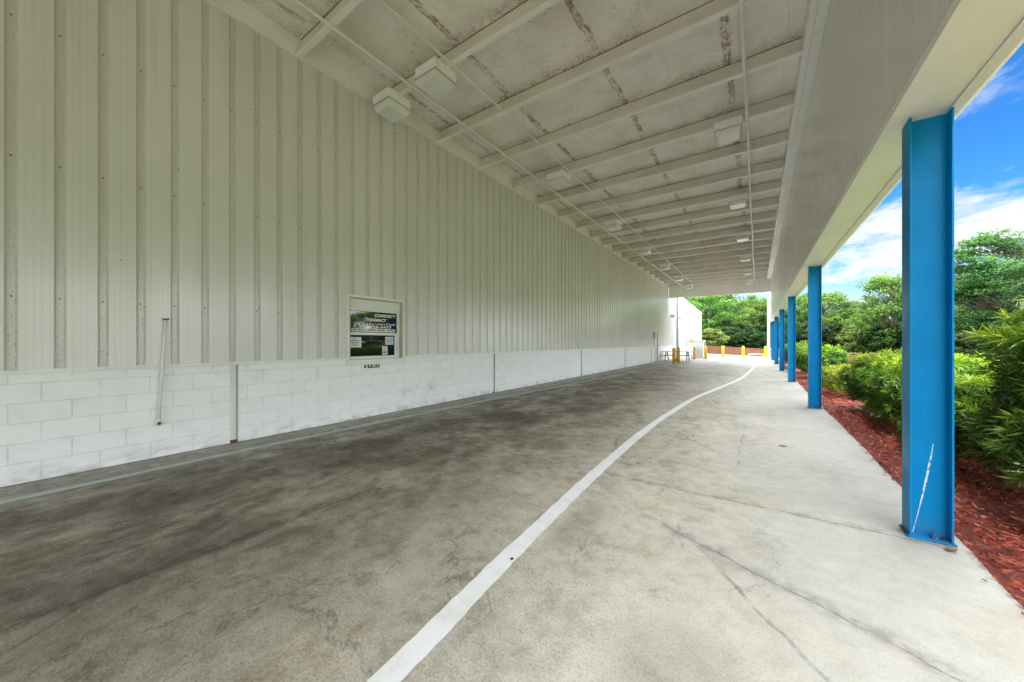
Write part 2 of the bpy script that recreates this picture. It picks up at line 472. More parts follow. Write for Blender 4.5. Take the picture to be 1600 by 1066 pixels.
    c = q.mix(q.m2('MULTIPLY', crh, q.rng(n3, 0.36, 0.62, 0.10, 0.65)), c, (0.24, 0.225, 0.20))
    jm = q.m2('MAXIMUM', jm, cr)
    v = q.voro(q.mix(0.12, q.map(p, (1, 1, 1)), q.noise(p, 2.0, 4, 0.6, 0, True)), 0.42, 'DISTANCE_TO_EDGE')
    hair = q.m2('MULTIPLY', q.rng(v, 0.007, 0.0025), q.rng(n1, 0.50, 0.58))
    c = q.mix(q.m2('MULTIPLY', hair, 0.5), c, (0.09, 0.08, 0.07))
    c = q.mix(q.m2('MULTIPLY', jm, q.rng(blot, 0.36, 0.58, 0.25, 0.85)), c, (0.07, 0.062, 0.053))
    c = q.mix(q.rng(x, -0.8, 1.1, 0.05, 0.80), c, q.mix(1.0, c, (0.62, 0.62, 0.62), 'MULTIPLY'))  # darkened towards the mulch edge to offset the bright sky light
    # cooler strip along the block wall, sky reflection put into the colour
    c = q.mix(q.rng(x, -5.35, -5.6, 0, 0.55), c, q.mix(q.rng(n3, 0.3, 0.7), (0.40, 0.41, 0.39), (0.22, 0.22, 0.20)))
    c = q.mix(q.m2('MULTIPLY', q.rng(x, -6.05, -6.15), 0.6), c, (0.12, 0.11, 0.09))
    h = q.m2('ADD', q.m2('MULTIPLY', n4, 0.5), q.m2('MULTIPLY', n3, 0.5))
    rough = q.rng(q.m2('ADD', q.m2('MULTIPLY', n2, 0.6), q.m2('MULTIPLY', n3, 0.4)), 0.35, 0.65, 0.42, 0.75)
    q.set(c, rough, normal=q.bump(h, 0.22, 0.006), spec=0.42)
    MAT['concrete'] = q.m


concrete_material()


def line_paint(name, col, wear, under=(0.3, 0.29, 0.26)):
    q = NT(name); p = q.pos()
    n3 = q.noise(p, 5, 6, 0.7); n4 = q.noise(p, 75, 3, 0.7)
    c = q.mix(q.rng(n3, 0.42, 0.75, 0, wear), col, under)
    c = q.mix(q.rng(n4, 0.58, 0.72, 0, 0.35), c, tuple(a * 0.6 for a in col))
    q.set(c, 0.6, normal=q.bump(n4, 0.15, 0.004))
    MAT[name] = q.m


line_paint('line_white', (0.80, 0.81, 0.82), 0.30, (0.42, 0.41, 0.38))
line_paint('line_worn', (0.46, 0.52, 0.54), 0.45)


# --- blue steel, first column carries a long white scrape
def blue_material(name, scrape):
    q = NT(name); p = q.obj(); x, y, z = q.xyz(p)
    n = q.noise(p, 2.5, 5, 0.6); f = q.noise(p, 40, 4, 0.7)
    c = q.mix(q.rng(n, 0.35, 0.75), (0.0, 0.215, 0.49), (0.0, 0.180, 0.42))
    c = q.mix(q.rng(q.noise(q.map(p, (14, 14, 0.6)), 1, 4, 0.6), 0.55, 0.75, 0, 0.14), c, (0.03, 0.15, 0.27))
    dust = q.m2('MULTIPLY', q.rng(z, 0.28, 0.0), q.rng(f, 0.4, 0.7, 0.1, 0.6))
    c = q.mix(dust, c, (0.06, 0.16, 0.26))
    c = q.mix(q.rng(q.noise(p, 1.3, 5, 0.65, 0.6), 0.50, 0.72, 0, 0.35), c, (0.02, 0.24, 0.50))
    c = q.mix(q.rng(f, 0.735, 0.76, 0, 0.6), c, (0.5, 0.55, 0.55))
    rs = q.m2('MULTIPLY', q.rng(z, 0.10, 0.0), q.rng(q.noise(p, 22, 5, 0.7), 0.48, 0.62))
    c = q.mix(q.m2('MULTIPLY', rs, 0.75), c, (0.09, 0.05, 0.03))
    if scrape:
        # curve x(z) on the web, object space, column centre at 0
        cx = q.m2('ADD', q.m2('MULTIPLY', z, 0.19), q.m2('MULTIPLY', q.m2('MULTIPLY', z, z), -0.052))
        dx = q.m2('ABSOLUTE', q.m2('SUBTRACT', x, q.m2('ADD', cx, -0.075)))
        dx = q.m2('ADD', dx, q.m2('MULTIPLY', q.m2('SUBTRACT', q.noise(q.map(p, (60, 1, 30)), 1, 3, 0.7), 0.5), 0.007))
        wid = q.m2('MULTIPLY', q.rng(z, 0.12, 0.42, 0.35, 1.0), q.rng(z, 0.70, 0.55, 0.25, 1.0))
        s = q.rng(q.m2('DIVIDE', dx, wid), 0.0065, 0.004)
        s = q.m2('MULTIPLY', s, q.rng(z, 0.70, 0.68))
        s = q.m2('MULTIPLY', s, q.rng(q.noise(q.map(p, (40, 1, 26)), 1, 3, 0.6), 0.38, 0.46))
        s = q.m2('MULTIPLY', s, q.rng(q.m2('ABSOLUTE', y), 0.03, 0.02))
        c = q.mix(s, c, (0.62, 0.70, 0.74))
    q.set(c, q.rng(n, 0.3, 0.7, 0.32, 0.46), normal=q.bump(q.noise(p, 9, 4, 0.6), 0.06, 0.004), spec=0.10)
    MAT[name] = q.m


blue_material('blue_steel', False)
blue_material('blue_steel_scraped', True)


# --- glass, lens
def glass_material(name, ior, col=(0.010, 0.013, 0.011)):
    q = NT(name); q.set(col, 0.03, spec=0.5); q.b.inputs['IOR'].default_value = ior
    p = q.pos(); q.set(normal=q.bump(q.noise(p, 3.0, 2, 0.5), 0.03, 0.01))
    MAT[name] = q.m


glass_material('glass_upper', 2.1)
glass_material('glass_lower', 1.5, (0.018, 0.020, 0.014))
q = NT('prismatic_lens'); p = q.pos()
h = q.voro(p, 70, 'F1', 0.0)
q.set(q.mix(q.rng(q.noise(p, 2.5, 3), 0.35, 0.7), (0.80, 0.82, 0.82), (0.70, 0.71, 0.69)), 0.22, normal=q.bump(h, 0.2, 0.003)); MAT['lens'] = q.m


# --- foliage: 'tint' 0 dark / 1 fresh; in shrubs also painted sun and shade
def leaf_material(name, dark, mid, fresh, trans=0.30, rough=0.5):
    q = NT(name)
    a = q.n('ShaderNodeAttribute'); a.attribute_name = 'tint'
    oi = q.n('ShaderNodeObjectInfo')
    f = a.outputs['Fac']
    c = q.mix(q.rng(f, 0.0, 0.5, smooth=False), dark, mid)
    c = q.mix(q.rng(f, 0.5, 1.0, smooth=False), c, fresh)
    hs = q.n('ShaderNodeHueSaturation'); q._in(hs.inputs['Color'], c)
    q._in(hs.inputs['Hue'], q.rng(oi.outputs['Random'], 0, 1, 0.478, 0.515, False))
    q._in(hs.inputs['Value'], q.rng(q.m2('FRACT', q.m2('MULTIPLY', oi.outputs['Random'], 7.3)), 0, 1, 0.80, 1.25, False))
    c = hs.outputs[0]
    q.set(c, rough, spec=0.35)
    tr = q.n('ShaderNodeBsdfTranslucent'); q._in(tr.inputs[0], c)
    mx = q.n('ShaderNodeMixShader'); mx.inputs[0].default_value = trans
    q.t.links.new(q.b.outputs[0], mx.inputs[1]); q.t.links.new(tr.outputs[0], mx.inputs[2])
    q.t.links.new(mx.outputs[0], q.out.inputs[0])
    MAT[name] = q.m


leaf_material('hedge_leaf', (0.007, 0.022, 0.006), (0.080, 0.205, 0.014), (0.34, 0.50, 0.02), 0.3, 0.38)
leaf_material('box_leaf', (0.05, 0.09, 0.008), (0.17, 0.25, 0.014), (0.36, 0.42, 0.03), 0.3)
leaf_material('tree_leaf', (0.026, 0.065, 0.018), (0.085, 0.19, 0.030), (0.20, 0.34, 0.04), 0.35)
leaf_material('oak_leaf', (0.020, 0.055, 0.018), (0.065, 0.155, 0.032), (0.145, 0.27, 0.050), 0.33)
leaf_material('shade_tinted_leaf', (0.006, 0.018, 0.006), (0.022, 0.060, 0.014), (0.06, 0.13, 0.025), 0.25)  # leaf colour darkened to carry the shade under the trees
leaf_material('pale_leaf', (0.05, 0.09, 0.02), (0.15, 0.22, 0.04), (0.27, 0.34, 0.08), 0.30)
q = NT('bark'); p = q.pos()
f = q.noise(q.map(p, (1, 1, 0.25)), 9, 5, 0.65)
q.set(q.mix(q.rng(f, 0.3, 0.7), (0.075, 0.062, 0.048), (0.20, 0.175, 0.145)), 0.9, normal=q.bump(f, 0.6, 0.03)); MAT['bark'] = q.m
q = NT('mulch'); p = q.pos()
f = q.noise(q.map(p, (1, 1, 1)), 28, 5, 0.7); g = q.noise(p, 3, 3)
c = q.mix(q.rng(f, 0.3, 0.7), (0.09, 0.015, 0.008), (0.34, 0.048, 0.024)); c = q.mix(q.rng(g, 0.4, 0.7, 0, 0.5), c, (0.10, 0.035, 0.018))
q.set(c, 0.85, normal=q.bump(f, 0.8, 0.02)); MAT['mulch'] = q.m
q = NT('mulch_chip')
a = q.n('ShaderNodeAttribute'); a.attribute_name = 'tint'
c = q.mix(q.rng(a.outputs['Fac'], 0.0, 0.75, smooth=False), (0.045, 0.012, 0.008), (0.40, 0.066, 0.036))
c = q.mix(q.rng(a.outputs['Fac'], 0.78, 0.98, smooth=False), c, (0.40, 0.21, 0.13)); q.set(c, 0.8); MAT['mulch_chip'] = q.m
q = NT('lawn'); p = q.pos()
f = q.noise(p, 30, 4, 0.7); g = q.noise(p, 0.35, 4, 0.6)
c = q.mix(q.rng(f, 0.3, 0.7), (0.10, 0.16, 0.025), (0.22, 0.28, 0.05)); c = q.mix(q.rng(g, 0.4, 0.7, 0, 0.6), c, (0.21, 0.19, 0.075))
q.set(c, 0.9, normal=q.bump(f, 0.8, 0.04)); MAT['lawn'] = q.m
q = NT('fence_wood'); p = q.pos()
f = q.noise(q.map(p, (6, 6, 0.5)), 2, 4, 0.6)
q.set(q.mix(q.rng(f, 0.3, 0.7), (0.17, 0.055, 0.03), (0.27, 0.10, 0.055)), 0.8); MAT['fence_wood'] = q.m

# ------------------------------------------------------------------ setting: ground, driveway, mulch
WX = -6.16
g = MB(); g.add([(-900, -900, -0.06), (900, -900, -0.06), (900, 1500, -0.06), (-900, 1500, -0.06)], [(0, 1, 2, 3)])
setp(g.build('ground', MAT['lawn']), kind='structure')


def edge_x(y):
    return 1.19 + 0.010 * math.sin(y * 0.9 + 0.6) + 0.006 * math.sin(y * 3.1) + 0.035 * math.exp(-((y - 3.85) / 0.35) ** 2)


ys = [-25 + 0.25 * i for i in range(int((41.0 + 25) / 0.25) + 1)]
dv = MB(); vs = []; fs = []
for y in ys:
    vs += [(WX - 0.1, y, 0), (edge_x(y), y, 0), (edge_x(y) + 0.004, y, -0.14)]
for i in range(len(ys) - 1):
    a = 3 * i
    fs += [(a, a + 1, a + 4, a + 3), (a + 1, a + 2, a + 5, a + 4)]
n0 = len(vs); last = 3 * (len(ys) - 1)
vs += [(0.6, 43.1, 0), (-5.2, 51.2, 0), (-9.0, 57.0, 0), (-11.0, 57.0, 0), (-11.0, 41.0, 0)]
fs.append((last, last + 1, n0, n0 + 1, n0 + 2, n0 + 3, n0 + 4))
dv.add(vs, fs)
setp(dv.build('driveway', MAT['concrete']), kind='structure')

mb = MB(); vs = []; fs = []
ysm = [-2 + 0.4 * i for i in range(96)]
for i, y in enumerate(ysm):
    w = 3.55 + 0.15 * math.sin(y * 0.9)
    vs += [(edge_x(y) - 0.05, y, -0.03), ((edge_x(y) + w) / 2, y, -0.005 + 0.02 * math.sin(y * 2.1)), (w, y, -0.05)]
for i in range(len(ysm) - 1):
    a = 3 * i
    fs += [(a, a + 1, a + 4, a + 3), (a + 1, a + 2, a + 5, a + 4)]
mb.add(vs, fs)
setp(mb.build('mulch_bed', MAT['mulch'], smooth=True), kind='structure')

# loose bark chips, nobody could count them
N = 26000
cy = 1.2 + 16.0 * rng.random(N) ** 1.7
ex = np.array([edge_x(v) for v in cy])
cx = ex + (-0.012 + 1.55 * rng.random(N) ** 0.9)
spill = rng.random(N) < 0.006
cx = np.where(spill, ex - 0.07 * rng.random(N) ** 2.4, cx)
cz = np.where(cx < ex + 0.03, 0.004, -0.012 + 0.050 * rng.random(N))
ln = np.where(spill, 0.010, 0.009 + 0.034 * rng.random(N) ** 2.0); wd = 0.003 + 0.007 * rng.random(N) ** 1.4
an = rng.random(N) * 2 * PI; ti = (rng.random(N) - 0.5) * 0.9; ro = (rng.random(N) - 0.5) * 1.9
ax = np.stack([np.cos(an) * np.cos(ti), np.sin(an) * np.cos(ti), np.sin(ti)], 1)
bx = np.stack([-np.sin(an) * np.cos(ro), np.cos(an) * np.cos(ro), np.sin(ro)], 1)
c0 = np.stack([cx, cy, cz + 0.012], 1)
A = ax * ln[:, None]; B = bx * wd[:, None]
vv = np.stack([c0 - A - B, c0 + A - B * 0.5, c0 + A * 0.9 + B, c0 - A * 0.9 + B], 1).reshape(-1, 3)
ch = np_mesh('mulch_chips', vv, np.arange(N * 4).reshape(-1, 4), MAT['mulch_chip'], tint=rng.random(N))
setp(ch, kind='stuff')


def ribbon(name, pts, w, m, z=0.004):
    pts = [Vector((p[0], p[1], 0)) for p in pts]
    # catmull-rom resample
    out = []
    for i in range(len(pts) - 1):
        p0 = pts[max(i - 1, 0)]; p1 = pts[i]; p2 = pts[i + 1]; p3 = pts[min(i + 2, len(pts) - 1)]
        k = max(6, int((p2 - p1).length / 0.06))
        for j in range(k):
            t = j / k
            out.append(0.5 * ((2 * p1) + (-p0 + p2) * t + (2 * p0 - 5 * p1 + 4 * p2 - p3) * t * t + (-p0 + 3 * p1 - 3 * p2 + p3) * t ** 3))
    out.append(pts[-1])
    vs = []; fs = []
    for i, p in enumerate(out):
        t = (out[min(i + 1, len(out) - 1)] - out[max(i - 1, 0)]).normalized()
        nn = Vector((-t.y, t.x, 0))
        j1 = random.uniform(-0.0045, 0.0045) + 0.002 * math.sin(i * 0.17); j2 = random.uniform(-0.0045, 0.0045) + 0.002 * math.sin(i * 0.11 + 2)
        a = p + nn * (w / 2 + j1); b = p - nn * (w / 2 + j2)
        vs += [(a.x, a.y, z), (b.x, b.y, z)]
    for i in range(len(out) - 1):
        fs.append((2 * i + 1, 2 * i + 3, 2 * i + 2, 2 * i))
    return MB().add(vs, fs).build(name, m)


ln = ribbon('road_marking', [(-1.22, -1.5), (-1.255, -0.4), (-1.303, 0.98), (-1.375, 2.0), (-1.458, 3.72), (-1.50, 5.6), (-1.465, 7.5), (-1.29, 10.4), (-0.85, 13.9),
                             (-0.50, 17.2), (-0.29, 21.3), (-0.165, 25.4), (-0.07, 30.5), (0.28, 34.8), (0.9, 36.5)], 0.125, MAT['line_white'])
setp(ln, kind='structure')
ln = ribbon('road_marking', [(-5.50, -3.0), (-5.56, 0.1), (-5.60, 2.6), (-5.50, 6.5), (-5.33, 9.5), (-5.12, 13.5), (-4.93, 18.0), (-4.80, 22.5), (-4.70, 26.0), (-4.62, 29.0)], 0.115, MAT['line_worn'])
setp(ln, kind='structure')

# ------------------------------------------------------------------ building
Y0, Y1 = -10.0, 35.5
WY0, WY1, WZ0, WZ1 = 3.66, 4.87, 1.08, 2.29      # service window opening
DY0, DY1, DZ1 = 27.3, 28.25, 2.15                # far door
SZ0, SZ1 = 1.15, 6.40
bld = thing('metal_building', 'long beige ribbed metal building with white block base and a service window', 'building')
# siding: panel face at WX, grooves sunk 32 mm
prof = []
k = -27
while True:
    yc = RIB0 + k * RIBP
    if yc > Y1 - 0.05: break
    if yc > Y0 + 0.05:
        prof += [(yc - 0.043, 0.0), (yc - 0.024, -0.032), (yc + 0.024, -0.032), (yc + 0.043, 0.0)]
    k += 1
prof = [(Y0, 0.0)] + prof + [(Y1, 0.0)]


def prof_x(y):
    for (a, b) in zip(prof[:-1], prof[1:]):
        if a[0] <= y <= b[0]:
            return a[1] + (b[1] - a[1]) * (y - a[0]) / max(b[0] - a[0], 1e-6)
    return 0.0


cuts = sorted(set([p_[0] for p_ in prof] + [WY0, WY1, DY0, DY1]))
sd = MB()
for a, b in zip(cuts[:-1], cuts[1:]):
    m_ = 0.5 * (a + b); zlo = SZ0
    if WY0 < m_ < WY1: zlo = WZ1
    if DY0 < m_ < DY1: zlo = DZ1
    xa, xb = WX + prof_x(a), WX + prof_x(b)
    sd.add([(xa, a, zlo), (xb, b, zlo), (xb, b, SZ1), (xa, a, SZ1)], [(0, 1, 2, 3)])
sd.build('siding', MAT['siding'], bld)
# body behind the skin, roof
bd = MB(); bd.box(-34, WX - 0.30, Y0, Y1, 0, 6.9); bd.build('building_body', MAT['bright_wall'], bld)
rf = MB(); rf.add([(-34.3, Y0 - 0.2, 6.9), (WX - 0.02, Y0 - 0.2, 6.9), (WX - 0.02, Y1 + 0.1, 6.9), (-34.3, Y1 + 0.1, 6.9), (-34.3, Y0 - 0.2, 7.1), (WX - 0.02, Y0 - 0.2, 7.0), (WX - 0.02, Y1 + 0.1, 7.0), (-34.3, Y1 + 0.1, 7.1)],
                   [(3, 2, 1, 0), (4, 5, 6, 7), (0, 1, 5, 4), (1, 2, 6, 5), (2, 3, 7, 6), (3, 0, 4, 7)]).build('roof', MAT['grey_metal'], bld)
# block base in bays between steel posts
posts = [1.925 + 6.10 * i for i in range(-1, 6)]
posts = [p_ for p_ in posts if Y0 < p_ < Y1]
gaps = [(p_ - 0.048, p_ + 0.048) for p_ in posts] + [(DY0, DY1)]
gaps.sort()
segs = []; cur = Y0
for a, b in gaps:
    segs.append((cur, a)); cur = b
segs.append((cur, Y1))
bb = MB(); BX = WX - 0.004
for a, b in segs:
    if a < WY0 and b > WY1:
        bb.box(WX - 0.2, BX, a, WY0, -0.1, SZ0 - 0.02)
        bb.box(WX - 0.2, BX, WY0, WY1, -0.1, WZ0)
        bb.box(WX - 0.2, BX, WY1, b, -0.1, SZ0 - 0.02)
    else:
        bb.box(WX - 0.2, BX, a, b, -0.1, SZ0 - 0.02)
bb.build('block_base', MAT['block'], bld)
for p_ in posts:
    sp = MB(); sp.box(WX - 0.08, WX - 0.036, p_ - 0.0475, p_ + 0.036, 0.0, SZ0 - 0.02)
    o = sp.build('steel_post', MAT['white_paint'], bld)
    MB().box(WX - 0.08, WX + 0.001, p_ + 0.037, p_ + 0.0475, 0.036, SZ0 - 0.021).build('joint_edge', MAT['table_grey'], o)
    r_ = MB(); r_.box(WX - 0.0355, WX - 0.008, p_ - 0.046, p_ + 0.034, 0.0, 0.035)
    r_.build('rusty_foot', MAT['rust'], o)
# drip ledge between blocks and siding, head trim against the ceiling
lg = MB()
for a, b in ((Y0, WY0 - 0.03), (WY1 + 0.03, DY0 - 0.06), (DY1 + 0.06, Y1)):
    lg.box(WX - 0.19, WX + 0.026, a, b, SZ0 - 0.02, SZ0 + 0.004)
    lg.box(WX + 0.016, WX + 0.026, a, b, SZ0 - 0.034, SZ0 - 0.0205)
lg.build('drip_ledge', MAT['white_paint'], bld)
tr = MB()
tr.box(WX - 0.04, WX + 0.028, Y0, 32.2, 6.08, 6.372)
tr.build('head_trim', MAT['trim_paint'], bld)
ct = MB(); ct.box(WX - 0.2, WX + 0.012, Y1, Y1 + 0.08, 0.0, 6.4); ct.build('corner_trim', MAT['white_paint'], bld)

# service window
win = MB()
PX = WX - 0.115                                   # pane plane
for (a, b, c_, d_) in ((WY0, WY0 + 0.03, WZ0, WZ1), (WY1 - 0.03, WY1, WZ0, WZ1)):
    win.box(PX - 0.06, WX + 0.004, a, b, c_, d_)
win.box(PX - 0.06, WX + 0.004, WY0 + 0.03, WY1 - 0.03, WZ1 - 0.03, WZ1)
wo = win.build('window', MAT['jamb'], bld, bevel=0.003)
ca = MB()
ca.box(WX + 0.0045, WX + 0.014, WY0 - 0.03, WY1 + 0.03, WZ1 - 0.012, WZ1 + 0.028)
ca.box(WX + 0.0045, WX + 0.012, WY1 - 0.004, WY1 + 0.03, WZ0 + 0.01, WZ1 - 0.0125)
ca.box(WX + 0.0045, WX + 0.012, WY0 - 0.03, WY0 + 0.004, WZ0 + 0.01, WZ1 - 0.0125)
ca.build('casing', MAT['trim_paint'], wo)
si = MB(); si.box(PX - 0.06, WX + 0.045, WY0 - 0.05, WY1 + 0.03, WZ0 - 0.012, WZ0 + 0.028); si.box(WX - 0.003, WX + 0.025, WY0 - 0.05, WY1 + 0.03, WZ0 - 0.075, WZ0 - 0.0125)
si.build('sill', MAT['vinyl'], wo, bevel=0.004)
GY0, GY1 = WY0 + 0.03, WY1 - 0.03
hp = MB(); hp.box(PX - 0.02, PX + 0.055, GY0, GY1, 2.075, WZ1 - 0.031); hp.build('header_panel', MAT['vinyl'], wo, bevel=0.004)
fr = MB()
UX = PX + 0.045
fr.box(PX - 0.01, UX, GY0, GY0 + 0.035, 1.575, 2.074); fr.box(PX - 0.01, UX, GY1 - 0.065, GY1, 1.575, 2.074)
fr.box(PX - 0.01, UX, GY0 + 0.035, GY1 - 0.065, 2.035, 2.074); fr.box(PX - 0.01, UX, GY0 + 0.035, GY1 - 0.065, 1.575, 1.625)
fr.box(PX - 0.05, PX - 0.012, GY0, GY0 + 0.03, WZ0 + 0.03, 1.574); fr.box(PX - 0.05, PX - 0.012, GY1 - 0.08, GY1, WZ0 + 0.03, 1.574)
fr.box(PX - 0.05, PX + 0.03, GY1 - 0.03, GY1 - 0.0005, WZ0 + 0.03, 1.574)
fr.box(PX - 0.05, PX + 0.01, GY0 + 0.03, GY1 - 0.08, WZ0 + 0.029, WZ0 + 0.085)
fr.build('frame', MAT['vinyl'], wo, bevel=0.003)
UP = PX + 0.02; LP = PX - 0.03
MB().box(UP - 0.004, UP + 0.012, GY0 + 0.0355, GY1 - 0.0655, 2.029, 2.0345).box(UP - 0.004, UP + 0.010, GY1 - 0.071, GY1 - 0.0655, 1.632, 2.0285).box(UP - 0.004, UP + 0.010, GY0 + 0.041, GY1 - 0.0715, 1.6255, 1.631).build('shadow_line', MAT['dark_grey'], wo)  # dark strips painted in for the shadow lines round the sash
up = MB(); up.box(UP - 0.006, UP, GY0 + 0.034, GY1 - 0.064, 1.624, 2.036); upo = up.build('upper_pane', MAT['glass_upper'], wo)
lo = MB(); lo.box(LP - 0.006, LP, GY0 + 0.029, GY1 - 0.079, WZ0 + 0.084, 1.576); lo.build('lower_pane', MAT['glass_lower'], wo)
bk = MB(); bk.box(PX - 0.10, PX - 0.07, WY0, WY1, WZ0, WZ1); bk.build('dark_backing', MAT['black'], wo)
gw = (GY1 - 0.064) - (GY0 + 0.034); gy = GY0 + 0.034
T = UP + 0.002


def ly(f): return gy + gw * f


text_mesh('lettering', 'COMMUNITY', 0.085, MAT['white_letter'], wo, (T, ly(0.725), 1.965), 0.30, 0.48 * gw, 0.0035)
text_mesh('lettering', 'PHARMACY', 0.085, MAT['white_letter'], wo, (T, ly(0.54), 1.872), 0.30, 0.44 * gw, 0.0035)
text_mesh('lettering', '2908 Citrus Blvd. Leesburg, Fl 34748', 0.05, MAT['white_letter'], wo, (T, ly(0.52), 1.796), 0.25, 0.88 * gw, 0.0012)
text_mesh('lettering', '352-728-0477', 0.066, MAT['white_letter'], wo, (T, ly(0.53), 1.735), 0.0, 0.70 * gw, 0.0022)
# white pill with the opening hours
pl = []
zc, hh, ya, yb = 1.672, 0.032, ly(0.04), ly(0.965)
for i in range(13):
    w = PI / 2 + PI * i / 12; pl.append((T, ya + hh + hh * math.cos(w), zc + hh * math.sin(w)))
for i in range(13):
    w = -PI / 2 + PI * i / 12; pl.append((T, yb - hh + hh * math.cos(w), zc + hh * math.sin(w)))
MB().add(pl, [tuple(range(len(pl)))]).build('hours_band', MAT['white_letter'], wo)
text_mesh('lettering', 'MONDAY - FRIDAY 9:00AM - 5:30PM', 0.046, MAT['dark_letter'], wo, (T + 0.002, ly(0.5), zc), 0.0, 0.86 * gw, 0.0012)


def notice(name, label, y0, y1, z0, z1, rows, m_row='dark_letter'):
    t = thing(name, label, 'notice', (LP + 0.002, (y0 + y1) / 2, z0))
    w = (y1 - y0) / 2; h = z1 - z0
    MB().add([(0, -w, 0), (0, w, 0), (0.001, w, h), (0, -w, h)], [(0, 1, 2, 3)]).build('sheet', MAT['paper'], t)
    r = MB()
    for (zf, a, b, th) in rows:
        yy = -w + 2 * w * a
        while yy < -w + 2 * w * b:      # broken print, one word at a time
            ww = random.uniform(0.012, 0.03)
            e = min(yy + ww, -w + 2 * w * b)
            r.add([(0.002, yy, h * zf), (0.002, e, h * zf), (0.002, e, h * zf + th), (0.002, yy, h * zf + th)], [(0, 1, 2, 3)])
            yy = e + 0.007
    r.build('print', MAT[m_row], t)
    return t


notice('paper_notice', 'large pale paper notice with printed lines, left side of the lower pane', GY0 + 0.03, GY0 + 0.31, 1.335, 1.535,
       [(0.80, 0.4, 0.6, 0.012), (0.62, 0.18, 0.85, 0.012), (0.48, 0.18, 0.85, 0.012), (0.33, 0.3, 0.75, 0.010), (0.20, 0.28, 0.78, 0.010)])
notice('paper_notice', 'smaller square pale blue notice at the upper right of the lower pane', GY1 - 0.30, GY1 - 0.105, 1.385, 1.55,
       [(0.12 + 0.09 * i, 0.14, 0.88, 0.0085) for i in range(8)], 'blue_print')
st = thing('window_sticker', 'small white sticker with a red ring and bold black word at the pane bottom', 'sticker', (LP + 0.003, GY1 - 0.31, WZ0 + 0.10))
MB().add([(0, -0.062, 0), (0, 0.062, 0), (0, 0.062, 0.17), (0, -0.062, 0.17)], [(0, 1, 2, 3)]).build('sheet', MAT['white_letter'], st)
rv = []; rf_ = []
for i in range(24):
    w = 2 * PI * i / 24
    rv += [(0.002, 0.038 * math.cos(w), 0.118 + 0.038 * math.sin(w)), (0.002, 0.028 * math.cos(w), 0.118 + 0.028 * math.sin(w))]
for i in range(24):
    a = 2 * i; b = 2 * ((i + 1) % 24); rf_.append((a, b, b + 1, a + 1))
rv += [(0.002, -0.026, 0.138), (0.002, -0.020, 0.144), (0.002, 0.026, 0.098), (0.002, 0.020, 0.092)]; rf_.append((51, 50, 49, 48))
MB().add(rv, rf_).build('ring_mark', MAT['red_print'], st)
text_mesh('lettering', 'NOT', 0.06, MAT['dark_letter'], st, (0.002, 0, 0.045), 0.0, 0.092, 0.003)

# black number tiles under the sill
nm = thing('number_plate', 'two small black plates with white figures on the block wall under the window', 'number plate', (WX - 0.003, 4.14, 0.945))
pm = MB(); pm.box(0, 0.006, -0.17, -0.125, 0.0, 0.062); pm.box(0, 0.006, -0.095, 0.16, -0.006, 0.068); pm.build('plate', MAT['black'], nm)
text_mesh('figures', '4 30 5', 0.062, MAT['white_letter'], nm, (0.0075, 0.033, 0.031), 0, 0.21, 0.002)
text_mesh('figures', '1', 0.05, MAT['white_letter'], nm, (0.0075, -0.147, 0.031), 0, None, 0.001)
# pink sticker right of the window
ps = thing('wall_sticker', 'tiny white and pink sticker on the siding just right of the window', 'sticker', (WX + 0.002, 5.13, 1.19))
MB().box(0, 0.001, -0.05, 0.05, 0, 0.085).build('sheet', MAT['white_letter'], ps)
MB().box(0.0015, 0.003, -0.045, 0.045, 0.05, 0.066).box(0.0015, 0.003, -0.045, -0.02, 0.012, 0.03).box(0.0015, 0.003, 0.005, 0.04, 0.012, 0.03).build('print', MAT['red_print'], ps)

# white conduit on the wall left of the window
pp = thing('wall_pipe', 'thin white pipe running down the wall across the siding and block base', 'pipe', (WX + 0.035, 1.17, 0.43))
MB().tube([(0, 0.035, 1.29), (0, -0.03, 0.03)], 0.018, 10).build('pipe', MAT['white_paint'], pp, smooth=True)
MB().box(-0.034, 0.022, 0.012, 0.062, 1.285, 1.305).build('top_bracket', MAT['rust'], pp)
MB().tube([(-0.036, -0.03, 0.0), (0.02, -0.03, 0.0)], 0.038, 12).tube([(0, -0.03, 0.0), (0, -0.03, 0.05)], 0.024, 10).build('elbow', MAT['white_paint'], pp, smooth=True)
MB().tube([(0.0205, -0.03, 0.0), (0.026, -0.03, 0.0)], 0.02, 10).build('plug', MAT['rust'], pp)

# far personnel door
dr = MB(); dr.box(WX - 0.10, WX - 0.05, DY0 + 0.05, DY1 - 0.05, 0.01, DZ1 - 0.05)
do = dr.build('door', MAT['white_paint'], bld)
df = MB(); df.box(WX - 0.12, WX + 0.02, DY0, DY0 + 0.05, 0, DZ1); df.box(WX - 0.12, WX + 0.02, DY1 - 0.05, DY1, 0, DZ1); df.box(WX - 0.12, WX + 0.02, DY0 + 0.05, DY1 - 0.05, DZ1 - 0.05, DZ1)
df.build('door_frame', MAT['grey_metal'], do)
MB().tube([(WX - 0.05, DY0 + 0.15, 1.0), (WX + 0.02, DY0 + 0.15, 1.0)], 0.03, 8).build('handle', MAT['dark_grey'], do)
eb = thing('electrical_box', 'small grey electrical box on the wall left of the far door', 'electrical box', (WX, 27.0, 1.72))
MB().box(0, 0.12, -0.17, 0.17, 0, 0.48).build('box', MAT['grey_metal'], eb, bevel=0.01)
MB().tube([(0.06, 0, -0.55), (0.06, 0, 0.0)], 0.02, 8).build('conduit', MAT['grey_metal'], eb)


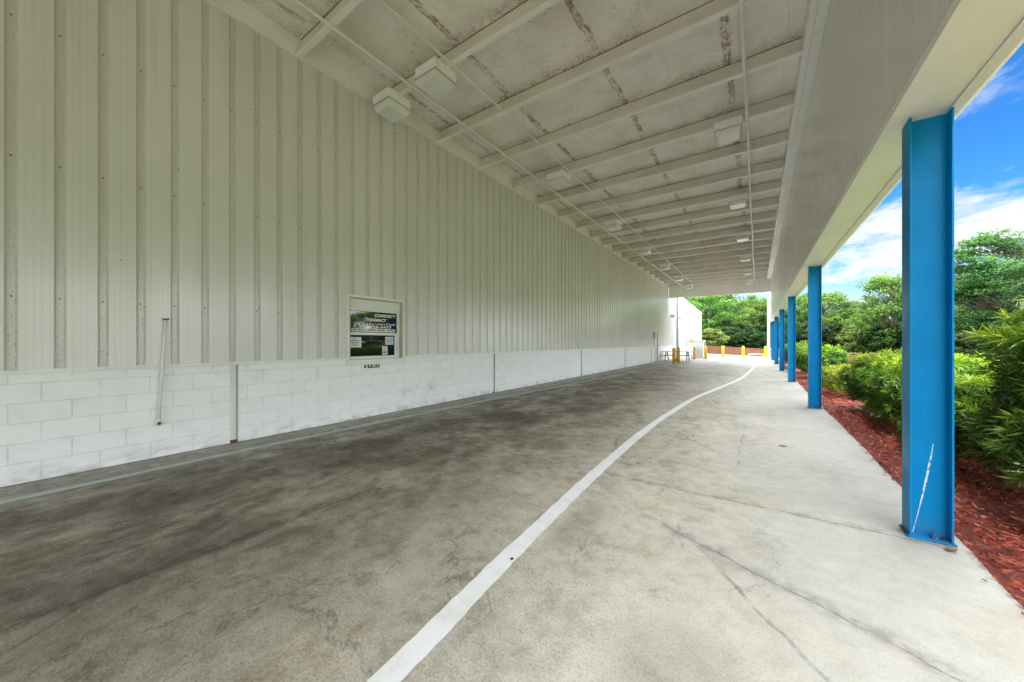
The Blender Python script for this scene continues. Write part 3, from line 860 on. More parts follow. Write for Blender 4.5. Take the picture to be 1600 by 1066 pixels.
def sconce(y, z, label):
    t = thing('wall_light', label, 'wall light', (WX, y, z), 0, 'grey floodlights on the building wall')
    MB().box(0, 0.05, -0.1, 0.1, -0.1, 0.1).build('bracket', MAT['grey_metal'], t)
    h = MB(); h.add([(0.05, -0.16, 0.14), (0.05, 0.16, 0.14), (0.05, 0.16, -0.10), (0.05, -0.16, -0.10), (0.34, -0.16, 0.06), (0.34, 0.16, 0.06), (0.24, 0.16, -0.16), (0.24, -0.16, -0.16)],
                    [(3, 2, 1, 0), (4, 5, 6, 7), (0, 1, 5, 4), (1, 2, 6, 5), (2, 3, 7, 6), (3, 0, 4, 7)])
    h.build('housing', MAT['grey_metal'], t)


sconce(33.2, 3.70, 'small grey wall light on the ribbed wall just before the grey downspout')
sconce(36.6, 3.70, 'small grey wall light on the white wing just past the grey downspout')

# ------------------------------------------------------------------ white wing beyond the canopy
wg = thing('white_wing', 'bright white building wing with a sloping roof edge beyond the canopy', 'building', (0, 0, 0))
W0, W1 = Y1 + 0.081, 53.7
w = MB()
zt0, zt1 = 5.85, 5.20
w.add([(WX + 0.01, W0, 0), (WX + 0.01, W1, 0), (WX + 0.01, W1, zt1), (WX + 0.01, W0, zt0), (-16, W0, 0), (-16, W1, 0), (-16, W1, zt1), (-16, W0, zt0)],
      [(0, 1, 2, 3), (5, 4, 7, 6), (1, 5, 6, 2), (4, 0, 3, 7), (3, 2, 6, 7)])
w.build('wall', MAT['bright_wall'], wg)
rt = MB()
rt.add([(WX + 0.06, W0, zt0 + 0.004), (WX + 0.06, W1 + 0.1, zt1 + 0.004), (WX + 0.06, W1 + 0.1, zt1 + 0.2), (WX + 0.06, W0, zt0 + 0.2),
        (-16, W0, zt0 + 0.004), (-16, W1 + 0.1, zt1 + 0.004), (-16, W1 + 0.1, zt1 + 0.2), (-16, W0, zt0 + 0.2)],
       [(0, 1, 2, 3), (5, 4, 7, 6), (1, 5, 6, 2), (4, 0, 3, 7), (3, 2, 6, 7), (1, 0, 4, 5)])
rt.build('roof', MAT['white_paint'], wg)
MB().box(WX + 0.012, WX + 0.03, 41.0, W1 - 0.02, 1.12, 1.15).build('ledge', MAT['grey_metal'], wg)
d2 = MB(); d2.box(WX + 0.012, WX + 0.03, 36.9, 38.9, 0.02, 2.62); d2o = d2.build('door', MAT['white_paint'], wg)
MB().box(WX + 0.012, WX + 0.05, 36.78, 36.895, 0.0, 2.74).box(WX + 0.012, WX + 0.05, 38.905, 39.02, 0.0, 2.74).box(WX + 0.012, WX + 0.05, 36.895, 38.905, 2.625, 2.74).build('door_frame', MAT['grey_metal'], d2o)


def downspout(y, z1, label, jog):
    t = thing('downspout', label, 'downspout', (WX + 0.1, y, 0))
    pts = [(0, 0, 0.06), (0, 0, 1.15)] + ([(0.07, 0, 1.35)] if jog else []) + [(0.07 if jog else 0, 0, z1 - 0.2), (0, 0, z1)]
    MB().tube(pts, 0.075, 8).build('pipe', MAT['wing_grey'], t)
    MB().box(-0.08, 0.09, -0.09, 0.09, 0.5, 0.54).build('strap', MAT['grey_metal'], t)
    MB().box(-0.08, 0.09, -0.09, 0.09, 3.2, 3.24).build('strap', MAT['grey_metal'], t)


downspout(35.7, 5.9, 'grey downspout at the corner where ribbed wall meets the white wing', False)
downspout(40.6, 4.6, 'grey downspout with a jog standing on the white wing wall', True)

# ------------------------------------------------------------------ canopy
CY0, CY1 = -8.0, 32.2
FX = 0.82
BZ = 6.09           # beam underside
CZ = 6.372          # ceiling
SOF = 3.10
can = thing('drive_through_canopy', 'long beige drive-through canopy roof with beams and a deep ribbed fascia', 'canopy')
MB().add([(WX - 0.03, CY0, CZ), (FX, CY0, CZ), (FX, CY1, CZ), (WX - 0.03, CY1, CZ), (WX - 0.03, CY0, CZ + 0.16), (FX, CY0, CZ + 0.16), (FX, CY1, CZ + 0.16), (WX - 0.03, CY1, CZ + 0.16)],
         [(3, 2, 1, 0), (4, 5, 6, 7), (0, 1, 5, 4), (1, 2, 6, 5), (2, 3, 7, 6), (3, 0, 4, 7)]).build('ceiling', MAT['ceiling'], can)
k = -8
beams_y = []
while BEAM0 + k * BEAMP < CY1 - 0.3:
    yb_ = BEAM0 + k * BEAMP
    if yb_ > CY0 + 0.2:
        beams_y.append(yb_)
        b = MB()
        xa, xb = WX + 0.03, 0.598
        b.box(xa, xb, yb_ - 0.006, yb_ + 0.006, BZ + 0.010, CZ - 0.014)       # web
        b.box(xa, xb, yb_ + 0.0002, yb_ + 0.07, CZ - 0.0138, CZ - 0.004)
        bo_ = b.build('beam', MAT['shaded_beam_paint'], can)
        fl = MB()
        fl.box(xa, xb, yb_ - 0.072, yb_ + 0.006, BZ, BZ + 0.0098)             # lower flange, floor light put into its paint
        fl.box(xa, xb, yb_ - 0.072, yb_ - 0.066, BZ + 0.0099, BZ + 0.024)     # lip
        fl.build('flange', MAT['lit_panel_paint'], bo_)
    k += 1
# eave channel carrying the beam ends
e = MB()
e.box(0.600, 0.612, CY0, CY1, BZ - 0.012, CZ - 0.003)
e.box(0.6125, 0.675, CY0, CY1, BZ - 0.012, BZ + 0.0)
e.box(0.690, 0.8175, CY0, CY1, BZ - 0.055, BZ - 0.040)
e.box(0.690, 0.702, CY0, CY1, BZ - 0.0395, CZ - 0.003)
e.box(0.6755, 0.6895, CY0, CY1, BZ - 0.003, CZ - 0.004)
e.build('eave_channel', MAT['trim_paint'], can)
FY1 = 36.8
fp = MB()
# inner ribbed fascia sheet: shallow pans
ysf = []
y = CY0
vs = []; fs = []
i = 0
while y < FY1:
    ysf += [(y, 0.0), (y + 0.262, 0.0), (y + 0.270, 0.0025), (y + 0.297, 0.0025)]
    y += 0.305
ysf.append((FY1, 0.0))
ysf = [p_ for p_ in ysf if p_[0] <= FY1]
for (yy, dx_) in ysf:
    vs += [(FX + dx_, yy, SOF), (FX + dx_, yy, 6.62)]
for i in range(len(ysf) - 1):
    fs.append((2 * i, 2 * i + 1, 2 * i + 3, 2 * i + 2))
fp.add(vs, fs)
fp.build('fascia_sheet', MAT['fascia_panel'], can)
MB().box(1.19, 1.21, CY0, FY1, SOF + 0.02, 6.62).box(FX + 0.009, 1.19, CY0, FY1, 6.60, 6.62).box(FX + 0.009, 1.19, FY1 - 0.02, FY1 - 0.001, SOF + 0.02, 6.60).build('outer_fascia', MAT['trim_paint'], can)
MB().box(0.90, 1.125, CY0, FY1, SOF + 0.004, SOF + 0.016).build('soffit', MAT['trim_paint'], can)
MB().box(FX - 0.008, 0.897, CY0, FY1, SOF - 0.010, SOF + 0.010).box(FX - 0.008, FX - 0.001, CY0, FY1, SOF + 0.0105, SOF + 0.05).build('inner_lip', MAT['trim_paint'], can)
ol = MB()
pr = [(1.128, SOF + 0.012), (1.128, SOF - 0.006), (1.19, SOF - 0.012), (1.222, SOF + 0.005), (1.238, SOF + 0.045), (1.238, SOF + 0.20), (1.212, SOF + 0.20)]
vs = [(a, CY0, b) for a, b in pr] + [(a, FY1, b) for a, b in pr]; n_ = len(pr)
ol.add(vs, [(i, (i + 1) % n_, (i + 1) % n_ + n_, i + n_) for i in range(n_ - 1)])
ol.build('outer_lip', MAT['trim_paint'], can)
# end panel hanging across the far mouth
MB().box(WX + 0.03, FX - 0.002, CY1 + 0.001, CY1 + 0.08, 5.14, CZ + 0.16).build('end_panel', MAT['lit_panel_paint'], can)

MB().box(WX + 0.03, FX - 0.002, CY0 - 0.08, CY0 - 0.001, 3.10, CZ + 0.16).build('end_panel', MAT['shaded_beam_paint'], can)  # unseen near panel, added to keep light out of the near end

# white downspout at the far fascia end
ds = thing('downspout', 'tall white downspout at the far end of the canopy fascia', 'downspout', (0.80, 36.95, 0))
MB().box(-0.10, 0.10, -0.08, 0.08, 0.05, 5.2).build('pipe', MAT['white_paint'], ds)
MB().box(-0.12, 0.12, -0.10, 0.10, 0.0, 0.05).build('boot', MAT['grey_metal'], ds)

# ------------------------------------------------------------------ blue steel columns
COLX, COLW, FLW = 1.033, 0.215, 0.175
def make_column(m, label, y):
    t = thing('steel_column', label, 'column', (COLX, y, 0), 0, 'blue steel columns carrying the canopy')
    h = COLW / 2; f = FLW / 2; top = SOF - 0.008
    MB().box(-h, -h + 0.012, -f, f, 0.016, top).build('flange', m, t, bevel=0.002)
    MB().box(h - 0.012, h, -f, f, 0.016, top).build('flange', m, t, bevel=0.002)
    MB().box(-h + 0.012, h - 0.012, -0.004, 0.004, 0.016, top).build('web', m, t)
    MB().box(-h - 0.012, h + 0.012, -f - 0.012, f + 0.012, 0.0, 0.0155).build('base_plate', MAT['blue_steel'], t, bevel=0.002)
    for s in (-1, 1):
        MB().tube([(0.022, s * 0.055, 0.016), (0.022, s * 0.055, 0.030)], 0.020, 6).tube([(0.022, s * 0.055, 0.0301), (0.022, s * 0.055, 0.058)], 0.010, 8).build('anchor_bolt', MAT['blue_steel'], t)
    return t


labels = ['nearest blue steel column, with a long white scrape near its foot',
          'second blue steel column, beside the red mulch bed and pale green shrub',
          'third blue steel column, between the second column and the darker far ones',
          'fourth blue steel column along the driveway edge, counted from the nearest',
          'fifth blue steel column, last but one along the driveway edge',
          'farthest blue steel column, beside the white downspout']
c0 = make_column(MAT['blue_steel_scraped'], labels[0], 3.905)
c1 = make_column(MAT['blue_steel'], labels[1], 3.905 + 6.22)
for i in range(2, 6):
    c = copy_thing(c1); c.location = (COLX, 3.905 + 6.22 * i, 0); c['label'] = labels[i]

# ------------------------------------------------------------------ ceiling lights and conduits
def make_light():
    t = thing('ceiling_light', 'x', 'ceiling light', (0, 0, BZ - 0.002), 0, 'square box lights under the canopy')
    s = 0.245
    MB().box(-s, s, -s, s, -0.20, -0.03).box(-0.06, 0.06, -0.12, 0.12, -0.0295, -0.003).build('housing', MAT['fixture_white'], t, bevel=0.006)
    l = MB(); a, b = s - 0.008, s - 0.045
    l.add([(-a, -a, -0.2005), (a, -a, -0.2005), (a, a, -0.2005), (-a, a, -0.2005), (-a, -a, -0.245), (a, -a, -0.245), (a, a, -0.245), (-a, a, -0.245), (-b, -b, -0.325), (b, -b, -0.325), (b, b, -0.325), (-b, b, -0.325)],
          [(0, 1, 5, 4), (1, 2, 6, 5), (2, 3, 7, 6), (3, 0, 4, 7), (4, 5, 9, 8), (5, 6, 10, 9), (6, 7, 11, 10), (7, 4, 8, 11), (8, 9, 10, 11)])
    lo_ = l.build('lens', MAT['lens'], t, bevel=0.008)
    MB().box(-s - 0.004, s + 0.004, -s - 0.004, s + 0.004, -0.212, -0.201).build('lens_rim', MAT['rim_grey'], lo_)
    MB().box(s + 0.001, s + 0.07, -0.04, 0.04, -0.09, -0.03).build('junction_box', MAT['trim_paint'], t)
    return t


L0 = make_light()
ords = ['nearest', 'second', 'third', 'fourth', 'fifth', 'sixth', 'farthest']
first = True
lights_y = [BEAM0 + BEAMP * (-2 + 3 * i) - 0.09 for i in range(7)]
L0.location = (-5.72, lights_y[0], BZ - 0.002); L0['label'] = 'box light tucked against the ribbed wall, beside the nearest hanging light'
for i, yy in enumerate(lights_y):
    c = copy_thing(L0); c.location = (-4.52, yy, BZ - 0.002)
    c['label'] = '%s box light in the wall-side row, on the thin conduit' % ords[i]
for i, yy in enumerate(lights_y[1:]):
    c = copy_thing(L0); c.location = (-0.50, yy, BZ - 0.002)
    c['label'] = '%s box light in the fascia-side row under the canopy' % (['nearest', 'second', 'third', 'fourth', 'fifth', 'farthest'][i])


def conduit(x, r, label):
    t = thing('ceiling_conduit', label, 'conduit', (x, 0, BZ - r - 0.012))
    pts = []
    y = CY0 + 0.02
    while y < CY1 - 0.05:
        pts.append((0.006 * math.sin(y * 0.8 + x), y, -0.003 + 0.003 * math.sin(y * 2.06))); y += 0.75
    pts.append((0, CY1 - 0.02, 0))
    MB().tube(pts, r, 8).build('pipe', MAT['white_paint'], t, smooth=True)
    yy = BEAM0 - BEAMP * 5
    while yy < CY1 - 1:
        MB().tube([(0, yy - 0.03, -0.001), (0, yy + 0.03, -0.001)], r + 0.007, 8).build('coupling', MAT['trim_paint'], t); yy += BEAMP * 2


conduit(-5.12, 0.025, 'pale round conduit under the ceiling beams, closest to the ribbed wall')
conduit(-4.18, 0.017, 'thin pale conduit feeding the wall-side row of ceiling lights')
conduit(-0.17, 0.030, 'thick pale pipe under the ceiling beams closest to the fascia')

# ------------------------------------------------------------------ bollards, table, cabinet, fence
def bollard_mesh():
    return MB().lathe([(0.115, 0.0), (0.115, 0.98), (0.105, 1.02), (0.075, 1.055), (0.03, 1.07)], n=18)


b0 = None
for (x, y, lab) in ((-4.66, 26.2, 'leftmost yellow bollard, front one of the close pair by the picnic table'), (-4.55, 27.2, 'yellow bollard behind the leftmost one in the close pair by the picnic table'),
                    (-4.33, 33.2, 'yellow bollard just left of the grey cabinet'), (-3.68, 35.0, 'yellow bollard in front of the right edge of the grey cabinet'),
                    (-2.62, 38.4, 'yellow bollard in front of the brown fence, first right of the cabinet'), (-1.10, 40.6, 'yellow bollard in the middle of the brown fence, between two others'),
                    (0.66, 41.6, 'rightmost yellow bollard, beside the white downspout')):
    if b0 is None:
        o = bollard_mesh().build('bollard', MAT['yellow_paint'], None, smooth=True); b0 = o
    else:
        o = b0.copy(); COL.objects.link(o)
    o.location = (x, y, 0.0)
    setp(o, lab, 'bollard', 'yellow bollards at the far end of the driveway')

pt = thing('picnic_table', 'grey picnic table with benches standing beside the wall behind two yellow bollards', 'picnic table', (-5.05, 29.6, 0))
MB().box(-1.05, 1.05, -0.38, 0.38, 0.71, 0.75).build('tabletop', MAT['table_grey'], pt)
for s in (-1, 1):
    MB().box(-1.05, 1.05, s * 0.72 - 0.14, s * 0.72 + 0.14, 0.42, 0.455).build('bench', MAT['table_grey'], pt)
for xx in (-0.75, 0.75):
    MB().tube([(xx, -0.66, 0.0), (xx, -0.22, 0.709)], 0.04, 6).tube([(xx, 0.66, 0.0), (xx, 0.22, 0.709)], 0.04, 6).tube([(xx, -0.8, 0.40), (xx, 0.8, 0.40)], 0.035, 6).build('leg_frame', MAT['wing_grey'], pt)
bx_ = thing('black_box', 'small black box on the ground under the picnic table', 'box', (-5.15, 29.3, 0))
MB().box(-0.17, 0.17, -0.12, 0.12, 0.0, 0.2).build('body', MAT['black'], bx_, bevel=0.01)
MB().box(-0.18, 0.18, -0.13, 0.13, 0.201, 0.225).build('lid', MAT['black'], bx_, bevel=0.005)

cb = thing('utility_cabinet', 'large pale grey utility cabinet behind the yellow bollards beside the white wing', 'cabinet', (-4.38, 36.2, 0))
MB().box(-0.44, 0.44, -0.45, 1.1, 0.10, 1.56).build('body', MAT['cabinet_grey'], cb, bevel=0.02)
MB().box(-0.48, 0.48, -0.50, 1.15, 1.561, 1.63).build('top', MAT['cabinet_grey'], cb, bevel=0.02)
MB().box(-0.56, 0.56, -0.58, 1.22, 0.0, 0.099).build('pad', MAT['stone'], cb)
for a_, b_ in ((-0.41, -0.01), (0.01, 0.41)):
    MB().box(a_, b_, -0.462, -0.451, 0.16, 1.5).build('door', MAT['cabinet_grey'], cb, bevel=0.006)
MB().box(0.441, 0.455, 0.1, 0.7, 0.75, 1.4).build('vent', MAT['dark_grey'], cb)
MB().tube([(-0.36, 0.95, 1.6), (-0.36, 0.95, 2.15)], 0.05, 8).build('vent_pipe', MAT['grey_metal'], cb)
sg = thing('round_sign', 'round pale yellow disc on a thin post left of the grey cabinet', 'sign', (-4.75, 34.6, 0))
MB().tube([(0, 0, 0), (0, 0, 1.35)], 0.025, 8).build('post', MAT['dark_grey'], sg)
MB().tube([(0, -0.03, 1.52), (0, -0.01, 1.52)], 0.24, 20).build('disc', MAT['pale_yellow'], sg)

# low brown picket fence, one run in three straight lengths
fe = thing('picket_fence', 'low brown picket fence across the far end of the driveway behind the bollards', 'fence', (0, 0, 0))
run = [(-9.5, 57.5), (-5.07, 52.0), (0.53, 44.0), (4.76, 34.6), (9.0, 27.0)]
hs = [0.95, 0.93, 0.70, 0.62, 0.6]
pk = MB(); rl = MB()
for (a, b, ha, hb) in zip(run[:-1], run[1:], hs[:-1], hs[1:]):
    a = Vector((a[0], a[1], 0)); b = Vector((b[0], b[1], 0)); t = (b - a).normalized(); nn = Vector((-t.y, t.x, 0)); L = (b - a).length
    n_ = int(L / 0.15)
    for i in range(n_):
        p = a + t * (i + 0.5) * L / n_
        h_ = ha + (hb - ha) * i / n_ + random.uniform(-0.012, 0.012)
        q0 = p - t * 0.055; q1 = p + t * 0.055; o_ = nn * 0.012
        pk.add([(q0 - o_)[:2] + (-0.06,), (q1 - o_)[:2] + (-0.06,), (q1 + o_)[:2] + (-0.06,), (q0 + o_)[:2] + (-0.06,), (q0 - o_)[:2] + (h_,), (q1 - o_)[:2] + (h_,), (q1 + o_)[:2] + (h_,), (q0 + o_)[:2] + (h_,)],
               [(4, 5, 6, 7), (0, 1, 5, 4), (1, 2, 6, 5), (2, 3, 7, 6), (3, 0, 4, 7)]) if False else pk.add(
            [(q0.x - o_.x, q0.y - o_.y, -0.06), (q1.x - o_.x, q1.y - o_.y, -0.06), (q1.x + o_.x, q1.y + o_.y, -0.06), (q0.x + o_.x, q0.y + o_.y, -0.06),
             (q0.x - o_.x, q0.y - o_.y, h_), (q1.x - o_.x, q1.y - o_.y, h_), (q1.x + o_.x, q1.y + o_.y, h_), (q0.x + o_.x, q0.y + o_.y, h_)],
            [(4, 5, 6, 7), (0, 1, 5, 4), (1, 2, 6, 5), (2, 3, 7, 6), (3, 0, 4, 7)])
    for z_ in (0.18, 0.45):
        rl.tube([a + nn * 0.035 + Vector((0, 0, z_)), b + nn * 0.035 + Vector((0, 0, z_))], 0.02, 4)
    rl.tube([a - nn * 0.02 + Vector((0, 0, ha + 0.02)), b - nn * 0.02 + Vector((0, 0, hb + 0.02))], 0.03, 4)
    for i in range(int(L / 2.4) + 1):
        p = a + t * i * 2.4 + nn * 0.075
        MB().box(p.x - 0.045, p.x + 0.045, p.y - 0.045, p.y + 0.045, -0.06, ha + (hb - ha) * min(1, i * 2.4 / L) + 0.05).build('post', MAT['fence_wood'], fe)
pk.build('pickets', MAT['fence_wood'], fe)
rl.build('rail', MAT['fence_wood'], fe)
wb = thing('low_rail', 'low pale pipe rail in front of the brown fence near the rightmost bollard', 'rail', (0.0, 42.4, 0))
MB().tube([(-0.75, 0, 0.0), (-0.75, 0, 0.26), (0.5, 0, 0.26), (0.5, 0, 0.0)], 0.025, 6).build('rail', MAT['white_paint'], wb)

# ------------------------------------------------------------------ small things on the concrete
def leaf(x, y, s, m, label, rz):
    vs = []; fs = []
    for i in range(7):
        t = i / 6; w_ = s * 0.38 * math.sin(PI * min(1, t * 0.98 + 0.02)) ** 0.8
        z_ = 0.004 + 0.28 * s * (t - 0.5) ** 2 * 2
        vs += [(s * (t - 0.5), -w_, z_ + w_ * 0.5), (s * (t - 0.5), 0, z_), (s * (t - 0.5), w_, z_ + w_ * 0.6)]
    for i in range(6):
        a = 3 * i; fs += [(a, a + 3, a + 4, a + 1), (a + 1, a + 4, a + 5, a + 2)]
    o = MB().add(vs, fs).build('dry_leaf', m, smooth=True)
    o.location = (x, y, 0.002); o.rotation_euler = (0, 0, rz)
    setp(o, label, 'leaf', 'fallen leaves on the concrete')


leaf(-3.02, 2.10, 0.055, MAT['leaf_red'], 'curled red leaf lying in the middle of the dark stained lane', 0.4)
leaf(-4.98, 2.75, 0.05, MAT['leaf_brown'], 'small brown leaf on dark concrete near the worn wall-side line', 1.6)
leaf(-0.41, 1.48, 0.045, MAT['leaf_red'], 'small orange leaf on pale concrete close to the camera, right of the white line', 2.2)
leaf(1.10, 3.72, 0.07, MAT['leaf_brown'], 'brown leaf strip lying at the foot of the nearest blue column', 0.9)


def cover(px, v, r, label):
    d = F_PX * CAM_H / v; x, y = spot(px, d)
    t = thing('drain_cover', label, 'drain cover', (x, y, 0.0), 0, 'small round covers set in the concrete')
    MB().lathe([(r, 0.0), (r, 0.006), (r * 0.92, 0.009)], n=24).build('ring', MAT['grey_metal'], t)
    MB().lathe([(r * 0.78, 0.0095), (r * 0.78, 0.011), (r * 0.4, 0.012)], n=24).build('lid', MAT['dark_grey'], t)


cover(1224, 163, 0.055, 'small round drain cover in the pale concrete between the first two columns')
cover(1196, 52, 0.09, 'small dark drain cover far along the walk, left of the third column')
x, y = spot(800, F_PX * CAM_H / 340)
pb = MB().lathe([(0.008, 0), (0.011, 0.006), (0.004, 0.011)], n=8).build('pebble', MAT['black'])
pb.location = (x, y, 0.004); setp(pb, 'tiny black pebble lying on the white painted line', 'pebble')


# ------------------------------------------------------------------ vegetation
def leaf_cards(base, axis, side, length, width):
    """kite quads from base points; all arrays (n,3)/(n,)"""
    L = length[:, None]; W = width[:, None]
    nrm = np.cross(axis, side)
    p0 = base
    p1 = base + axis * L * 0.45 + side * W
    p2 = base + axis * L - nrm * L * 0.10
    p3 = base + axis * L * 0.45 - side * W
    return np.stack([p0, p1, p2, p3], 1).reshape(-1, 3)


def unit(a): return a / np.maximum(np.linalg.norm(a, axis=1, keepdims=True), 1e-9)


def hedge(seed, rx, ry, h, sprigs, leaves, llen, lwid, flat=1.0, whorl=True):
    r = np.random.default_rng(seed)
    # sprig origins on a lumpy rounded box
    d = unit(r.normal(size=(sprigs * 2, 3)))
    d[:, 2] = np.abs(d[:, 2]) * 1.1 - 0.45
    d = unit(d)
    e = 0.74
    s = np.sign(d) * np.abs(d) ** e
    lump = 1 + 0.10 * np.sin(d[:, 0] * 5 + seed) * np.cos(d[:, 1] * 6 + seed * 2) + 0.09 * np.sin(d[:, 2] * 9 + d[:, 0] * 4 + seed) + 0.06 * r.normal(size=len(d))
    dep = np.where(r.random(len(d)) < 0.62, 1.0, 0.45 + 0.5 * r.random(len(d)))
    P = s * np.array([rx - 0.10, ry - 0.08, h * 0.42]) * (lump * dep)[:, None]
    P[:, 2] += h * 0.46
    keep = P[:, 2] > 0.05
    P = P[keep][:sprigs]; d = d[keep][:sprigs]; dep = dep[keep][:sprigs]
    n = len(P)
    ax = unit(d * np.array([1, 1, 0.6]) + np.array([0, 0, 0.55]) + 0.45 * r.normal(size=(n, 3)))
    # leaves along each sprig
    P2 = np.repeat(P, leaves, 0); A2 = np.repeat(ax, leaves, 0)
    m = len(P2)
    tt = np.tile(np.linspace(0, 1, leaves) ** 0.7, n)
    rad = r.normal(size=(m, 3)); rad -= A2 * np.sum(rad * A2, 1, keepdims=True); rad = unit(rad)
    spread = 1.25 - 0.85 * tt + 0.25 * r.random(m)
    la = unit(A2 * (1 - spread * 0.55)[:, None] + rad * spread[:, None] - np.array([0, 0, 0.10]))
    side = unit(np.cross(la, rad + 0.3 * r.normal(size=(m, 3))))
    base = P2 + A2 * (tt * llen * 0.40)[:, None]
    L = llen * (0.7 + 0.5 * r.random(m)); W = lwid * (0.8 + 0.4 * r.random(m))
    V = leaf_cards(base, la, side, L, W)
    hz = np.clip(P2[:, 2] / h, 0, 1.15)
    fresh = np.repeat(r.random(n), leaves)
    tint = 0.05 + 0.30 * hz ** 2.2 + 0.50 * fresh ** 2.6 * np.repeat(dep, leaves) + 0.20 * (tt - 0.4) - 0.55 * (1 - np.repeat(dep, leaves)) + 0.32 * np.clip((hz - 0.62) / 0.25, 0, 1) * np.repeat(dep > 0.9, leaves)  # new growth, plus sun on the tops and inner shade put into tint
    return V, np.clip(tint, 0, 1)


def hedge_shrub(seed, x, y, rx, ry, h, label, near=1.0, m='hedge_leaf', sprigs=1650, leaves=18, llen=0.108, lwid=0.0070, name='hedge_shrub', cat='shrub'):
    t = thing(name, label, cat, (x, y, -0.02), 0, 'clipped shrubs along the mulch bed')
    V, ti = hedge(seed, rx, ry, h, int(sprigs * near), leaves, llen, lwid)
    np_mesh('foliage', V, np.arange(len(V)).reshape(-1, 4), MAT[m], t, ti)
    s = MB(); rr = random.Random(seed)
    for i in range(9):
        a = rr.uniform(0, 2 * PI); k = rr.uniform(0.35, 0.75)
        s.tube([(0.12 * math.cos(a), 0.12 * math.sin(a), 0), (k * rx * 0.5 * math.cos(a), k * ry * 0.5 * math.sin(a), h * 0.4), (k * rx * math.cos(a), k * ry * math.sin(a), h * 0.8)], [0.014, 0.010, 0.004], 5)
    s.build('stems', MAT['bark'], t)
    return t


hedge_shrub(1, 2.40, 4.55, 0.84, 0.85, 2.08, 'tall dark green shrub with narrow leaves at the right picture edge, nearest of all', 1.3)
hedge_shrub(2, 2.36, 6.35, 0.80, 0.95, 1.10, 'shrub just right of the nearest blue column with bright yellow-green top shoots', 1.4)
hedge_shrub(3, 2.34, 8.25, 0.80, 0.95, 1.36, 'tall full shrub immediately left of the nearest blue column', 1.3)
hedge_shrub(4, 2.22, 9.95, 0.68, 0.84, 1.33, 'full shrub behind the mulch bed between the first two columns, left of the fuller one', 1.1)
hedge_shrub(5, 2.10, 13.1, 0.66, 1.05, 0.86, 'low yellow-green shrub just right of the second blue column', 1.5, 'box_leaf', 1500, 12, 0.05, 0.008)
hedge_shrub(6, 2.15, 15.3, 0.58, 0.80, 0.74, 'low pale shrub partly behind the second blue column', 1.3, 'box_leaf', 1200, 12, 0.05, 0.008)
hedge_shrub(7, 2.15, 18.6, 0.72, 1.20, 1.42, 'rounded green shrub seen on both sides of the second blue column', 0.9, 'hedge_leaf', 1500, 14, 0.10, 0.009)
hedge_shrub(8, 2.05, 21.6, 0.70, 1.20, 1.36, 'rounded green shrub behind the second column, left of the larger one', 0.7, 'hedge_leaf', 1400, 12, 0.11, 0.011)
hedge_shrub(9, 2.00, 26.0, 0.70, 1.30, 1.58, 'green shrub showing between the third and fourth columns', 0.6, 'hedge_leaf', 1400, 12, 0.12, 0.013)
hedge_shrub(10, 1.95, 31.0, 0.65, 1.30, 1.42, 'farthest green shrub showing as a sliver beside the fourth column', 0.5, 'hedge_leaf', 1400, 12, 0.12, 0.014)

# little tuft of grass in the mulch
gt = thing('grass_tuft', 'small green tuft of grass growing in the red mulch left of the nearest column', 'grass tuft', (1.42, 5.25, -0.01))
n_ = 150
an = rng.random(n_) * 2 * PI; ti_ = 0.25 + 0.75 * rng.random(n_)
axx = np.stack([np.cos(an) * ti_, np.sin(an) * ti_, np.ones(n_)], 1); axx = unit(axx)
sd_ = unit(np.cross(axx, rng.normal(size=(n_, 3))))
bs = np.stack([rng.normal(size=n_) * 0.05, rng.normal(size=n_) * 0.06, np.zeros(n_)], 1)
V = leaf_cards(bs, axx, sd_, 0.06 + 0.06 * rng.random(n_), 0.003 + 0.001 * rng.random(n_))
np_mesh('blades', V, np.arange(len(V)).reshape(-1, 4), MAT['box_leaf'], gt, 0.4 + 0.6 * rng.random(n_))


def limb_path(rr, a, b, sag=0.1, n=5):
    pts = []
    for i in range(n + 1):
        t = i / n
        p = a.lerp(b, t)
        k = math.sin(PI * t)
        pts.append(p + Vector((rr.uniform(-1, 1), rr.uniform(-1, 1), rr.uniform(-0.4, 1))) * sag * k * (b - a).length)
    return pts


